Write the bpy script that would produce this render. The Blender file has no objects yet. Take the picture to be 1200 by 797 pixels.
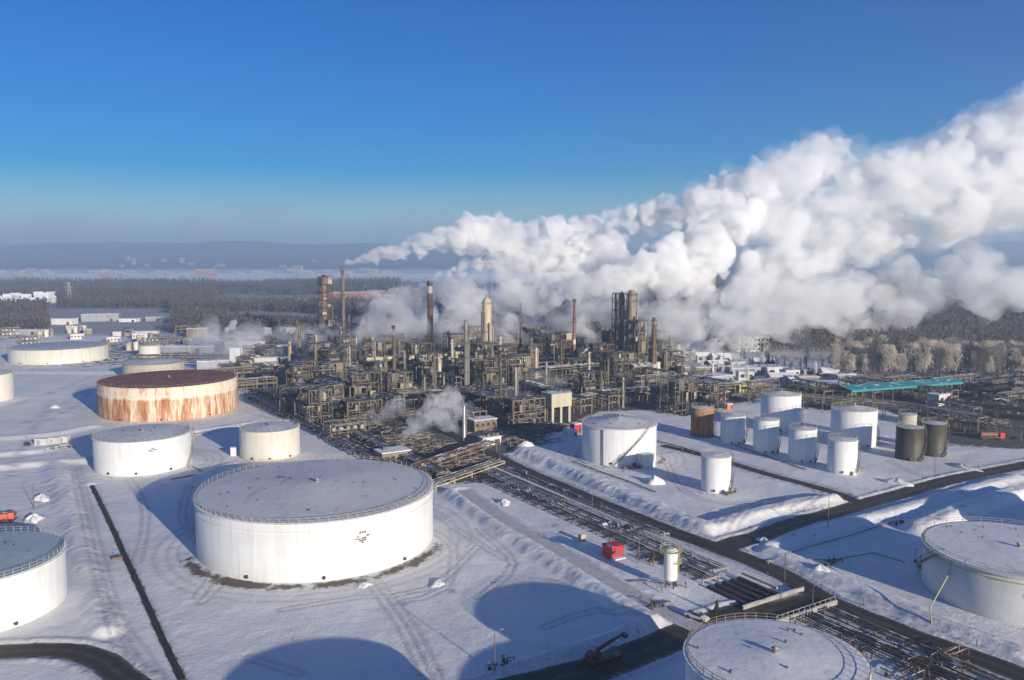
import bpy, math, random
import numpy as np
from mathutils import Vector, Matrix

S = bpy.context.scene
C = S.collection
rad = math.radians

# ------------------------------------------------------------------ camera, sky, sun, exposure
CAM_H = 80.0
PITCH = math.atan(95.5/960.0)
cam_d = bpy.data.cameras.new('camera')
cam = bpy.data.objects.new('camera', cam_d); C.objects.link(cam)
cam.location = (0, 0, CAM_H); cam.rotation_euler = (math.pi/2-PITCH, 0, 0)
cam_d.sensor_width = 36.0; cam_d.lens = 36.0*960/1200
cam_d.clip_start = 1.0; cam_d.clip_end = 80000.0
S.camera = cam

SUN_EL = rad(12.3); SUN_AZ = math.atan2(.595, -.804)      # low winter sun, behind the camera to the right
W = bpy.data.worlds.new('World'); S.world = W; W.use_nodes = True
nt = W.node_tree; bgn = nt.nodes['Background']
sky = nt.nodes.new('ShaderNodeTexSky'); sky.sky_type = 'NISHITA'; sky.sun_disc = False
sky.sun_elevation = SUN_EL; sky.sun_rotation = SUN_AZ
sky.altitude = 100; sky.air_density = 1.0; sky.dust_density = 0.35; sky.ozone_density = 4.0
hs_ = nt.nodes.new('ShaderNodeHueSaturation'); hs_.inputs['Hue'].default_value = .522; hs_.inputs['Saturation'].default_value = 1.75; hs_.inputs['Value'].default_value = 1.1
nt.links.new(sky.outputs[0], hs_.inputs['Color'])
nt.links.new(hs_.outputs[0], bgn.inputs[0]); bgn.inputs[1].default_value = 0.072

sl = bpy.data.lights.new('sun', 'SUN'); sl.energy = 5.0; sl.angle = rad(0.53); sl.color = (1.0, 0.90, 0.76)
sun = bpy.data.objects.new('sun', sl); C.objects.link(sun)
sd = Vector((math.sin(SUN_AZ)*math.cos(SUN_EL), math.cos(SUN_AZ)*math.cos(SUN_EL), math.sin(SUN_EL)))
sun.rotation_euler = sd.to_track_quat('Z', 'Y').to_euler()
sun.location = (300, -400, 300)

S.view_settings.view_transform = 'Standard'; S.view_settings.look = 'None'
S.view_settings.gamma = 1; S.view_settings.use_curve_mapping = False
S.view_settings.exposure = 0.50
S.render.engine = 'CYCLES'
cy = S.cycles
cy.use_denoising = True; cy.max_bounces = 16; cy.diffuse_bounces = 3; cy.glossy_bounces = 2
cy.transmission_bounces = 2; cy.transparent_max_bounces = 24; cy.volume_bounces = 14; cy.volume_step_rate = .06; cy.volume_max_steps = 512
cy.use_adaptive_sampling = True; cy.adaptive_threshold = 0.012
cy.sample_clamp_indirect = 6

def at(px, py, z=0.0):
    """world point at height z that the photo shows at pixel (px, py)"""
    u = (px-600)/960; v = (398.5-py)/960
    dy = math.cos(PITCH)+v*math.sin(PITCH); dz = -math.sin(PITCH)+v*math.cos(PITCH)
    t = (z-CAM_H)/dz
    return (u*t, dy*t)
def height_at(py, y):
    """height of something at distance y whose top is on pixel row py"""
    v = (398.5-py)/960
    return CAM_H + y*(-math.sin(PITCH)+v*math.cos(PITCH))/(math.cos(PITCH)+v*math.sin(PITCH))
def topix(x, y, z):
    z -= CAM_H
    d = y*math.cos(PITCH)-z*math.sin(PITCH); v = y*math.sin(PITCH)+z*math.cos(PITCH)
    return 600+960*x/d, 398.5-960*v/d

# site grid: A runs towards the camera and right, B runs away and right
AX = (.528, -.849); BX = (.849, .528); O0 = (-33.0, 300.0)
GRID = math.atan2(BX[1], BX[0])
def site(s, t): return (O0[0]+s*AX[0]+t*BX[0], O0[1]+s*AX[1]+t*BX[1])
def unsite(x, y):
    dx, dy = x-O0[0], y-O0[1]
    return dx*AX[0]+dy*AX[1], dx*BX[0]+dy*BX[1]

# ------------------------------------------------------------------ materials
MT = {}
def nodes_of(name):
    m = bpy.data.materials.new(name); m.use_nodes = True
    n = m.node_tree.nodes; l = m.node_tree.links
    return m, n, l, n['Principled BSDF']
def mixc(n, l, a, b, fac=None, f=0.5):
    x = n.new('ShaderNodeMix'); x.data_type = 'RGBA'
    for s, v in ((6, a), (7, b)):
        if isinstance(v, tuple): x.inputs[s].default_value = (*v, 1)
        else: l.new(v, x.inputs[s])
    if fac is None: x.inputs[0].default_value = f
    else: l.new(fac, x.inputs[0])
    return x.outputs[2]
def noise(n, l, scale, detail=4, vec=None, rough=.55):
    x = n.new('ShaderNodeTexNoise'); x.inputs['Scale'].default_value = scale
    x.inputs['Detail'].default_value = detail; x.inputs['Roughness'].default_value = rough
    if vec is not None: l.new(vec, x.inputs['Vector'])
    return x.outputs[0]
def ramp(n, l, fac, a, b, ca=0.0, cb=1.0):
    x = n.new('ShaderNodeMapRange'); x.inputs[1].default_value = a; x.inputs[2].default_value = b
    x.inputs[3].default_value = ca; x.inputs[4].default_value = cb
    l.new(fac, x.inputs[0]); return x.outputs[0]
def mapping(n, l, vec, scale):
    x = n.new('ShaderNodeMapping'); x.inputs['Scale'].default_value = scale
    l.new(vec, x.inputs['Vector']); return x.outputs[0]
def math_(n, l, op, a, b=None):
    x = n.new('ShaderNodeMath'); x.operation = op
    for i, v in enumerate((a, b)):
        if v is None: continue
        if isinstance(v, (int, float)): x.inputs[i].default_value = v
        else: l.new(v, x.inputs[i])
    return x.outputs[0]
def bump(n, l, b, h, strength=.4, dist=.2):
    x = n.new('ShaderNodeBump'); x.inputs['Strength'].default_value = strength
    x.inputs['Distance'].default_value = dist
    l.new(h, x.inputs['Height']); l.new(x.outputs[0], b.inputs['Normal'])

SNOW = (.80, .80, .83)
def metal(name, c1, c2, rough=.6, scale=.35, snow=0.0, streak=True, metallic=0.0):
    """weathered paint or steel; snow > 0 leaves snow lying on upward faces"""
    m, n, l, b = nodes_of(name)
    g = n.new('ShaderNodeNewGeometry')
    v = mapping(n, l, g.outputs['Position'], (1, 1, .18 if streak else 1))
    f = ramp(n, l, noise(n, l, scale, 6, v), .35, .68)
    col = mixc(n, l, c1, c2, f)
    if snow > 0:
        sep = n.new('ShaderNodeSeparateXYZ'); l.new(g.outputs['Normal'], sep.inputs[0])
        up = ramp(n, l, sep.outputs[2], .55, .8)
        ns = ramp(n, l, noise(n, l, .3, 4, g.outputs['Position']), .62-.35*snow, .7-.35*snow)
        col = mixc(n, l, col, (.78, .78, .8), math_(n, l, 'MULTIPLY', up, ns))
    l.new(col, b.inputs['Base Color']); b.inputs['Roughness'].default_value = rough
    b.inputs['Metallic'].default_value = metallic
    MT[name] = m; return m
metal('steel_grey', (.17, .14, .10), (.07, .058, .042), snow=.22)
metal('steel_dark', (.04, .036, .03), (.075, .056, .038), snow=.2)
metal('steel_rust', (.20, .11, .06), (.10, .07, .05), snow=.3)
metal('steel_tan', (.27, .215, .14), (.13, .10, .065), snow=.22)
metal('steel_cream', (.58, .50, .34), (.36, .29, .18), snow=.3)
metal('insulation', (.33, .31, .27), (.16, .14, .115), rough=.45, snow=.25)
metal('silver', (.42, .41, .40), (.26, .25, .23), rough=.35, snow=.4, metallic=.3)
metal('concrete', (.36, .34, .31), (.24, .22, .20), rough=.85, snow=.6)
metal('white_steel', (.74, .74, .72), (.56, .54, .50), snow=.5)
metal('yellow_paint', (.52, .46, .18), (.36, .33, .16))
metal('rail_tan', (.42, .37, .27), (.30, .26, .18))
metal('red_paint', (.55, .03, .03), (.40, .03, .03), snow=.3)
metal('red_dull', (.26, .10, .07), (.17, .08, .06), snow=.2)
metal('orange_paint', (.75, .17, .06), (.6, .14, .06), snow=.1)
metal('brick_red', (.36, .15, .11), (.28, .13, .10), snow=.5)
metal('green_paint', (.05, .16, .06), (.03, .09, .04), snow=.1)
metal('teal_roof', (.02, .28, .30), (.02, .20, .22), snow=.12)
metal('wood_old', (.30, .21, .13), (.16, .11, .07), rough=.9, snow=.35)
metal('olive_steel', (.075, .065, .035), (.035, .03, .02), scale=.8)
metal('tan_tank', (.52, .48, .36), (.40, .36, .26))
metal('steel_black', (.03, .027, .022), (.06, .045, .03))
metal('red_shaded', (.22, .02, .02), (.13, .02, .02))  # crane truck's red, darkened in the colour for the shade it stands in
metal('black_rubber', (.02, .02, .02), (.03, .03, .03))
metal('glass_dark', (.03, .04, .05), (.05, .06, .07), rough=.15, streak=False)
metal('asphalt_plain', (.04, .037, .03), (.055, .05, .04), rough=.7, streak=False)
metal('cladding_tan', (.40, .34, .25), (.28, .23, .17), snow=.3)
metal('wall_pale', (.62, .60, .55), (.48, .46, .42), snow=.7)
metal('wall_grey', (.34, .35, .36), (.26, .26, .27), snow=.7)
metal('roof_snow', (.72, .72, .74), (.58, .58, .60), rough=.8, snow=1)

def tank_paint(name, c1, c2, dirt=(.5, .47, .4), R=10, plate=True, lowrust=None):
    """white shell paint: plate seams, faint runs from the rim, a dirty foot"""
    m, n, l, b = nodes_of(name)
    tc = n.new('ShaderNodeTexCoord'); o = tc.outputs['Object']
    sep = n.new('ShaderNodeSeparateXYZ'); l.new(o, sep.inputs[0])
    ang = math_(n, l, 'ARCTAN2', sep.outputs[1], sep.outputs[0])
    cmb = n.new('ShaderNodeCombineXYZ')
    l.new(math_(n, l, 'MULTIPLY', ang, R), cmb.inputs[0]); l.new(sep.outputs[2], cmb.inputs[2])
    v = cmb.outputs[0]
    runs = ramp(n, l, noise(n, l, 1.0, 5, mapping(n, l, v, (1.1, 1, .05))), .42, .75)
    patches = ramp(n, l, noise(n, l, .12, 4, v), .3, .75)
    col = mixc(n, l, c1, c2, patches)
    col = mixc(n, l, col, dirt, math_(n, l, 'MULTIPLY', runs, .42))
    foot = ramp(n, l, sep.outputs[2], 1.6, .0)
    fn = math_(n, l, 'MULTIPLY', foot, ramp(n, l, noise(n, l, .6, 4, v), .35, .65))
    col = mixc(n, l, col, dirt, math_(n, l, 'MULTIPLY', fn, .5))
    if plate:
        fz = math_(n, l, 'FRACT', math_(n, l, 'DIVIDE', sep.outputs[2], 2.4))
        seam = ramp(n, l, math_(n, l, 'ABSOLUTE', math_(n, l, 'SUBTRACT', fz, .5)), .475, .5)
        bk = n.new('ShaderNodeTexBrick'); l.new(mapping(n, l, v, (1, 1, 1)), bk.inputs['Vector'])
        rot = n.new('ShaderNodeCombineXYZ'); l.new(math_(n, l, 'MULTIPLY', ang, R), rot.inputs[0]); l.new(sep.outputs[2], rot.inputs[1])
        l.new(rot.outputs[0], bk.inputs['Vector'])
        bk.inputs['Scale'].default_value = 1; bk.inputs['Brick Width'].default_value = 9; bk.inputs['Row Height'].default_value = 2.4
        bk.inputs['Mortar Size'].default_value = .05; bk.inputs['Color1'].default_value = (1, 1, 1, 1)
        bk.inputs['Color2'].default_value = (.955, .955, .955, 1); bk.inputs['Mortar'].default_value = (.87, .87, .87, 1)
        mx = n.new('ShaderNodeMix'); mx.data_type = 'RGBA'; mx.blend_type = 'MULTIPLY'; mx.inputs[0].default_value = .8
        l.new(col, mx.inputs[6]); l.new(bk.outputs[0], mx.inputs[7]); col = mx.outputs[2]
    l.new(col, b.inputs['Base Color']); b.inputs['Roughness'].default_value = .45
    MT[name] = m; return m
tank_paint('tank_white', (.82, .82, .81), (.74, .74, .72), R=32)
tank_paint('tank_white_small', (.84, .83, .81), (.76, .75, .72), R=8)
tank_paint('tank_cream', (.74, .71, .62), (.66, .62, .52), dirt=(.45, .33, .2), R=20)
tank_paint('tank_grey', (.66, .67, .66), (.56, .57, .56), R=20)

def rust_shell(name, top, hz, R, base=(.80, .68, .53), heavy=.0):
    m, n, l, b = nodes_of(name)
    tc = n.new('ShaderNodeTexCoord'); o = tc.outputs['Object']
    sep = n.new('ShaderNodeSeparateXYZ'); l.new(o, sep.inputs[0])
    ang = math_(n, l, 'ARCTAN2', sep.outputs[1], sep.outputs[0])
    cmb = n.new('ShaderNodeCombineXYZ')
    l.new(math_(n, l, 'MULTIPLY', ang, R), cmb.inputs[0]); l.new(sep.outputs[2], cmb.inputs[2]); v = cmb.outputs[0]
    runs = noise(n, l, .22, 7, mapping(n, l, v, (1, 1, .10)), .7)
    fine = noise(n, l, 1.1, 5, mapping(n, l, v, (1, 1, .12)), .7)
    big = noise(n, l, .035, 3, v)
    low = ramp(n, l, sep.outputs[2], hz, hz-1.2)
    amt = math_(n, l, 'ADD', math_(n, l, 'MULTIPLY', runs, .55), math_(n, l, 'MULTIPLY', fine, .45))
    amt = math_(n, l, 'ADD', amt, math_(n, l, 'MULTIPLY', math_(n, l, 'SUBTRACT', big, .5), .25))
    amt = math_(n, l, 'ADD', amt, math_(n, l, 'MULTIPLY', low, .09))
    f1 = ramp(n, l, amt, .505-heavy, .61-heavy)
    f2 = ramp(n, l, amt, .59-heavy, .70-heavy)
    col = mixc(n, l, base, (.50, .24, .10), f1)
    col = mixc(n, l, col, (.27, .09, .035), f2)
    l.new(col, b.inputs['Base Color']); b.inputs['Roughness'].default_value = .75
    MT[name] = m; return m
rust_shell('rust_big', 16, 11.5, 34)
rust_shell('rust_small', 13, 11, 5, base=(.36, .2, .1), heavy=.08)
rust_shell('rust_faint', 15, 7, 18, base=(.74, .70, .60), heavy=-.09)
m, n, l, b = nodes_of('rust_roof'); g = n.new('ShaderNodeNewGeometry')
c_ = mixc(n, l, (.30, .11, .07), (.17, .06, .045), ramp(n, l, noise(n, l, .12, 6, g.outputs['Position']), .35, .65))
c_ = mixc(n, l, c_, (.5, .42, .4), ramp(n, l, noise(n, l, .3, 6, g.outputs['Position']), .6, .8))
l.new(c_, b.inputs['Base Color']); b.inputs['Roughness'].default_value = .9; MT['rust_roof'] = m

def snow_roof(name, tint, thin):
    m, n, l, b = nodes_of(name); g = n.new('ShaderNodeNewGeometry'); p = g.outputs['Position']
    a = ramp(n, l, noise(n, l, .07, 6, p, .6), .3, .7)
    col = mixc(n, l, tint, tuple(x*.86 for x in tint), a)
    s1 = ramp(n, l, noise(n, l, .25, 8, mapping(n, l, p, (1, .3, 1)), .65), .55, .75)
    col = mixc(n, l, col, tuple(x*.5 for x in tint), math_(n, l, 'MULTIPLY', s1, thin))
    l.new(col, b.inputs['Base Color']); b.inputs['Roughness'].default_value = .85
    bump(n, l, b, noise(n, l, .5, 8, p), .5, .25); MT[name] = m
snow_roof('roof_snow_grey', (.68, .675, .66), .8)
snow_roof('roof_snow_white', (.82, .81, .78), .8)
snow_roof('roof_bluegrey', (.42, .50, .53), .6)

# ground
m, n, l, b = nodes_of('ground_snow'); g = n.new('ShaderNodeNewGeometry'); p = g.outputs['Position']
def attr(name):
    x = n.new('ShaderNodeAttribute'); x.attribute_name = name; return x.outputs['Fac']
col = mixc(n, l, (.88, .86, .82), (.72, .70, .67), ramp(n, l, noise(n, l, .04, 6, p), .3, .7))
col = mixc(n, l, col, (.45, .44, .44), math_(n, l, 'MULTIPLY', ramp(n, l, noise(n, l, .5, 6, mapping(n, l, p, (1, .45, 1)), .65), .55, .8), .5))
# trodden, tracked snow
tr = math_(n, l, 'MULTIPLY', attr('track'), ramp(n, l, noise(n, l, .9, 6, p), .25, .6))
col = mixc(n, l, col, (.38, .37, .36), tr)
# grit and soot specks blown over the snow
sp = ramp(n, l, noise(n, l, 1.6, 3, p, .6), .655, .72)
sp = math_(n, l, 'MULTIPLY', sp, ramp(n, l, noise(n, l, .05, 4, p), .5, .62))
col = mixc(n, l, col, (.22, .20, .17), math_(n, l, 'MULTIPLY', sp, .8))
# mud and cinders
dn = noise(n, l, .35, 9, p, .7)
da = math_(n, l, 'ADD', attr('dirt'), math_(n, l, 'MULTIPLY', math_(n, l, 'SUBTRACT', dn, .5), 1.5))
col = mixc(n, l, col, (.13, .10, .065), ramp(n, l, da, .5, .75))
# works yard
pn = noise(n, l, .16, 9, p, .68)
pa = math_(n, l, 'ADD', attr('yard'), math_(n, l, 'MULTIPLY', math_(n, l, 'SUBTRACT', pn, .5), 2.2))
yc = mixc(n, l, (.06, .055, .05), (.16, .14, .11), ramp(n, l, noise(n, l, .4, 6, p), .35, .65))
col = mixc(n, l, col, yc, ramp(n, l, pa, .30, .5))
# forest floor far off
col = mixc(n, l, col, (.09, .08, .08), math_(n, l, 'MULTIPLY', attr('wood'), .62))
l.new(col, b.inputs['Base Color']); b.inputs['Roughness'].default_value = .8
cd = n.new('ShaderNodeCameraData')
bump(n, l, b, math_(n, l, 'ADD', noise(n, l, .10, 9, p, .62), math_(n, l, 'MULTIPLY', noise(n, l, 1.3, 6, p, .65), .22)), .6, .9)
MT['ground_snow'] = m

m, n, l, b = nodes_of('asphalt_wet'); g = n.new('ShaderNodeNewGeometry'); p = g.outputs['Position']
col = mixc(n, l, (.030, .022, .011), (.048, .036, .020), ramp(n, l, noise(n, l, .3, 6, p), .35, .65))
col = mixc(n, l, col, (.22, .21, .20), ramp(n, l, noise(n, l, .7, 8, p, .7), .66, .82))
ac = attr('across')
tri = math_(n, l, 'ABSOLUTE', math_(n, l, 'SUBTRACT', math_(n, l, 'ABSOLUTE', math_(n, l, 'SUBTRACT', ac, .5)), .22))   # 0 on both wheel paths
slush = math_(n, l, 'MULTIPLY', ramp(n, l, tri, .07, .2), ramp(n, l, noise(n, l, .5, 8, p, .7), .40, .62))
col = mixc(n, l, col, (.13, .105, .075), math_(n, l, 'MULTIPLY', slush, .85))
edge = ramp(n, l, math_(n, l, 'ABSOLUTE', math_(n, l, 'SUBTRACT', ac, .5)), .40, .5)
col = mixc(n, l, col, (.40, .38, .36), math_(n, l, 'MULTIPLY', edge, ramp(n, l, noise(n, l, .8, 6, p, .7), .42, .6)))
l.new(col, b.inputs['Base Color']); b.inputs['Roughness'].default_value = .7
MT['asphalt_wet'] = m
m, n, l, b = nodes_of('snow_track'); g = n.new('ShaderNodeNewGeometry'); p = g.outputs['Position']
col = mixc(n, l, (.62, .60, .58), (.42, .40, .38), ramp(n, l, noise(n, l, .35, 8, p, .65), .35, .7))
l.new(col, b.inputs['Base Color']); b.inputs['Roughness'].default_value = .85; bump(n, l, b, noise(n, l, 1.2, 6, p), .5, .3)
MT['snow_track'] = m

def foliage(name, c1, c2):
    m, n, l, b = nodes_of(name); g = n.new('ShaderNodeNewGeometry')
    col = mixc(n, l, c1, c2, ramp(n, l, noise(n, l, .12, 5, g.outputs['Position']), .35, .65))
    l.new(col, b.inputs['Base Color']); b.inputs['Roughness'].default_value = .95; MT[name] = m
foliage('bare_wood', (.075, .06, .055), (.12, .10, .09))
foliage('spruce', (.035, .05, .04), (.06, .075, .06))
foliage('frosted', (.45, .40, .35), (.28, .24, .20))
foliage('frost_white', (.60, .60, .60), (.46, .45, .43))
foliage('bark', (.10, .08, .07), (.15, .13, .11))
foliage('hill_wood', (.07, .075, .08), (.20, .20, .21))

def volume(name, color, density, aniso=0.0, absorb=None):
    m = bpy.data.materials.new(name); m.use_nodes = True; n = m.node_tree.nodes; n.clear()
    o = n.new('ShaderNodeOutputMaterial'); v = n.new('ShaderNodeVolumePrincipled')
    v.inputs['Color'].default_value = (*color, 1); v.inputs['Density'].default_value = density
    v.inputs['Anisotropy'].default_value = aniso
    if absorb: v.inputs['Absorption Color'].default_value = (*absorb, 1)
    m.node_tree.links.new(v.outputs[0], o.inputs['Volume']); MT[name] = m
def torn_volume(name, color, density, scale, lo, hi, floor=0.0):
    """vapour whose density itself is torn into wisps and knots"""
    volume(name, color, density); m = MT[name]; n, l = m.node_tree.nodes, m.node_tree.links
    v = [x for x in n if x.type == 'PRINCIPLED_VOLUME'][0]; tc = n.new('ShaderNodeTexCoord')
    x = n.new('ShaderNodeTexNoise'); x.inputs['Scale'].default_value = scale; x.inputs['Detail'].default_value = 4; x.inputs['Roughness'].default_value = .62
    l.new(mapping(n, l, tc.outputs['Object'], (.8, 1, 1.25)), x.inputs['Vector'])
    l.new(ramp(n, l, x.outputs[0], lo, hi, density*floor, density), v.inputs['Density'])
volume('haze_air', (.60, .80, 1.0), 1.85e-4, .2)
torn_volume('steam_dense', (1, 1, 1), .16, .055, .44, .60, .03)
torn_volume('steam_mid', (.99, .99, .99), .07, .045, .43, .66, .06)
torn_volume('steam_young', (1, 1, 1), .20, .13, .40, .60, .05)
torn_volume('steam_old', (1, 1, 1), .085, .038, .44, .62, .04)
torn_volume('steam_puff', (1, 1, 1), .13, .16, .42, .62, .05)
volume('steam_fringe', (1, 1, 1), .008, 0.0)
torn_volume('steam_thin', (.98, .98, .98), .05, .03, .42, .68, .10)
volume('valley_mist', (.90, .95, 1), 3.5e-4, 0.0)
volume('steam_fill', (.99, .99, .99), .008, 0.0)
volume('smog_air', (.62, .64, .68), 1.1e-4, .1)

# ------------------------------------------------------------------ mesh helpers
class MB:
    def __init__(s): s.v = []; s.f = []; s.sm = []
    def add(s, vs, fs, smooth=False):
        k = len(s.v); s.v += [tuple(p) for p in vs]
        for f in fs: s.f.append([i+k for i in f]); s.sm.append(smooth)
        return s
    def box(s, x, y, z, sx, sy, sz, rz=0.0):
        """box centred on x, y with its foot at z"""
        c, q = math.cos(rz), math.sin(rz); vs = []
        for dz in (0, sz):
            for a, b in ((-1, -1), (1, -1), (1, 1), (-1, 1)):
                u, w = a*sx/2, b*sy/2
                vs.append((x+u*c-w*q, y+u*q+w*c, z+dz))
        return s.add(vs, [(3, 2, 1, 0), (4, 5, 6, 7), (0, 1, 5, 4), (1, 2, 6, 5), (2, 3, 7, 6), (3, 0, 4, 7)])
    def bar(s, p, q, w, h=None):
        h = h or w; p = Vector(p); q = Vector(q); d = (q-p)
        if d.length < 1e-6: return s
        d.normalize(); up = Vector((0, 0, 1)) if abs(d.z) < .95 else Vector((1, 0, 0))
        a = d.cross(up).normalized()*w/2; b = a.cross(d).normalized()*h/2
        vs = [e+i*a+j*b for e in (p, q) for i, j in ((-1, -1), (1, -1), (1, 1), (-1, 1))]
        return s.add(vs, [(0, 1, 2, 3), (7, 6, 5, 4), (0, 4, 5, 1), (1, 5, 6, 2), (2, 6, 7, 3), (3, 7, 4, 0)])
    def tube(s, p, q, r, r2=None, n=8, caps=True):
        r2 = r if r2 is None else r2; p = Vector(p); q = Vector(q); d = (q-p)
        if d.length < 1e-6: return s
        d.normalize(); up = Vector((0, 0, 1)) if abs(d.z) < .95 else Vector((1, 0, 0))
        a = d.cross(up).normalized(); b = d.cross(a)
        vs = [e+(a*math.cos(t)+b*math.sin(t))*rr for e, rr in ((p, r), (q, r2)) for t in [2*math.pi*i/n for i in range(n)]]
        s.add(vs, [(i, i+n, (i+1) % n+n, (i+1) % n) for i in range(n)], True)
        if caps: s.add(vs, [tuple(range(n)), tuple(range(2*n-1, n-1, -1))])
        return s
    def path(s, pts, r, n=6):
        for a, b in zip(pts, pts[1:]): s.tube(a, b, r, n=n)
        return s
    def lathe(s, prof, n=24, x=0, y=0, capb=False, capt=False):
        k = len(prof); vs = []
        for r, z in prof:
            for i in range(n):
                t = 2*math.pi*i/n; vs.append((x+r*math.cos(t), y+r*math.sin(t), z))
        fs = [(j*n+i, j*n+(i+1) % n, (j+1)*n+(i+1) % n, (j+1)*n+i) for j in range(k-1) for i in range(n)]
        s.add(vs, fs, True)
        if capb: s.add(vs[:n], [tuple(range(n-1, -1, -1))])
        if capt: s.add(vs[-n:], [tuple(range(n))])
        return s
    def ring(s, r0, r1, z0, z1, n=48, x=0, y=0, a0=0, a1=2*math.pi):
        full = a1-a0 > 6.28; m_ = n if full else n+1; vs = []
        for r, z in ((r0, z0), (r1, z0), (r1, z1), (r0, z1)):
            for i in range(m_):
                t = a0+(a1-a0)*i/n; vs.append((x+r*math.cos(t), y+r*math.sin(t), z))
        fs = []
        for j in range(4):
            for i in range(n):
                i2 = (i+1) % m_; fs.append((j*m_+i, j*m_+i2, ((j+1) % 4)*m_+i2, ((j+1) % 4)*m_+i))
        return s.add(vs, fs)
    def mesh(s, name):
        me = bpy.data.meshes.new(name); me.from_pydata(s.v, [], s.f)
        me.polygons.foreach_set('use_smooth', s.sm); me.update(); return me
    def build(s, name, mat, parent=None, loc=None, rz=0.0):
        me = s.mesh(name); me.materials.append(MT[mat])
        o = bpy.data.objects.new(name, me); C.objects.link(o)
        if parent is not None: o.parent = parent
        if loc is not None: o.location = loc
        o.rotation_euler.z = rz
        return o
def tag(o, label=None, cat=None, group=None, kind=None):
    if label: o['label'] = label
    if cat: o['category'] = cat
    if group: o['group'] = group
    if kind: o['kind'] = kind
    return o
def thing(name, label, cat, x, y, z=0.0, rz=0.0, group=None):
    o = bpy.data.objects.new(name, None); C.objects.link(o); o.empty_display_size = .5
    o.location = (x, y, z); o.rotation_euler.z = rz
    return tag(o, label, cat, group)
KIDS = {}
def proto(root):
    KIDS[root.name] = [(c, list(c.children)) for c in root.children]
    return root
def dup(src, x, y, z=0.0, rz=0.0, scale=(1, 1, 1), label=None, group=None, used={}):
    """the first call moves the source itself, the next ones copy it with its parts"""
    if src.name not in used:
        used[src.name] = 1; r = src
    else:
        r = src.copy(); C.objects.link(r)
        for c, gs in KIDS[src.name]:
            d = c.copy(); C.objects.link(d); d.parent = r
            for g_ in gs: e = g_.copy(); C.objects.link(e); e.parent = d
    r.location = (x, y, z); r.rotation_euler.z = rz; r.scale = scale
    if label: r['label'] = label
    if group: r['group'] = group
    return r
def np_mesh(name, verts, faces, mat, smooth=False, attrs=None):
    me = bpy.data.meshes.new(name); nv = len(verts); nf, k = faces.shape
    me.vertices.add(nv); me.vertices.foreach_set('co', verts.astype(np.float32).ravel())
    me.loops.add(nf*k); me.loops.foreach_set('vertex_index', faces.astype(np.int32).ravel())
    me.polygons.add(nf); me.polygons.foreach_set('loop_start', np.arange(nf, dtype=np.int32)*k)
    me.polygons.foreach_set('loop_total', np.full(nf, k, np.int32))
    me.polygons.foreach_set('use_smooth', np.full(nf, smooth))
    me.update(calc_edges=True)
    for a, d in (attrs or {}).items():
        at_ = me.attributes.new(a, 'FLOAT', 'POINT'); at_.data.foreach_set('value', d.astype(np.float32).ravel())
    me.materials.append(MT[mat]); me.validate()
    o = bpy.data.objects.new(name, me); C.objects.link(o); return o

def vnoise(x, y, seed=0):
    xi = np.floor(x).astype(np.int64); yi = np.floor(y).astype(np.int64); fx = x-xi; fy = y-yi
    fx = fx*fx*(3-2*fx); fy = fy*fy*(3-2*fy)
    def h(a, b):
        n_ = (a*374761393+b*668265263+seed*974711) & 0x7fffffff
        n_ = ((n_ ^ (n_ >> 13))*1274126177) & 0x7fffffff
        return ((n_ ^ (n_ >> 16)) & 0xffff)/65535.0
    return (h(xi, yi)*(1-fx)+h(xi+1, yi)*fx)*(1-fy)+(h(xi, yi+1)*(1-fx)+h(xi+1, yi+1)*fx)*fy
def fbm(x, y, o=4, seed=0):
    r = 0; a = .5
    for i in range(o): r = r+a*vnoise(x*2**i, y*2**i, seed+i); a *= .5
    return r
def seg_dist(X, Y, pts):
    d = np.full(X.shape, 1e9)
    for (x0, y0), (x1, y1) in zip(pts, pts[1:]):
        dx, dy = x1-x0, y1-y0; t = np.clip(((X-x0)*dx+(Y-y0)*dy)/(dx*dx+dy*dy+1e-9), 0, 1)
        d = np.minimum(d, np.hypot(X-x0-t*dx, Y-y0-t*dy))
    return d
def smooth01(x): x = np.clip(x, 0, 1); return x*x*(3-2*x)
def P(*pts): return [at(*p) for p in pts]
# ------------------------------------------------------------------ layout of the ground
def spline(pts, step=3.0):
    out = []
    n_ = len(pts)
    for i in range(n_-1):
        p0 = pts[max(i-1, 0)]; p1 = pts[i]; p2 = pts[i+1]; p3 = pts[min(i+2, n_-1)]
        k = max(2, int(math.dist(p1, p2)/step))
        for j in range(k):
            t = j/k
            out.append(tuple(.5*(2*p1[a]+(p2[a]-p0[a])*t+(2*p0[a]-5*p1[a]+4*p2[a]-p3[a])*t*t+(3*p1[a]-p0[a]-3*p2[a]+p3[a])*t**3) for a in (0, 1)))
    return out+[pts[-1]]
def extend(pts, d0=0, d1=0):
    pts = list(pts)
    if d0:
        (x0, y0), (x1, y1) = pts[0], pts[1]; L = math.dist(pts[0], pts[1]); pts.insert(0, (x0-(x1-x0)/L*d0, y0-(y1-y0)/L*d0))
    if d1:
        (x0, y0), (x1, y1) = pts[-1], pts[-2]; L = math.dist(pts[-1], pts[-2]); pts.append((x0-(x1-x0)/L*d1, y0-(y1-y0)/L*d1))
    return pts
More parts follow.
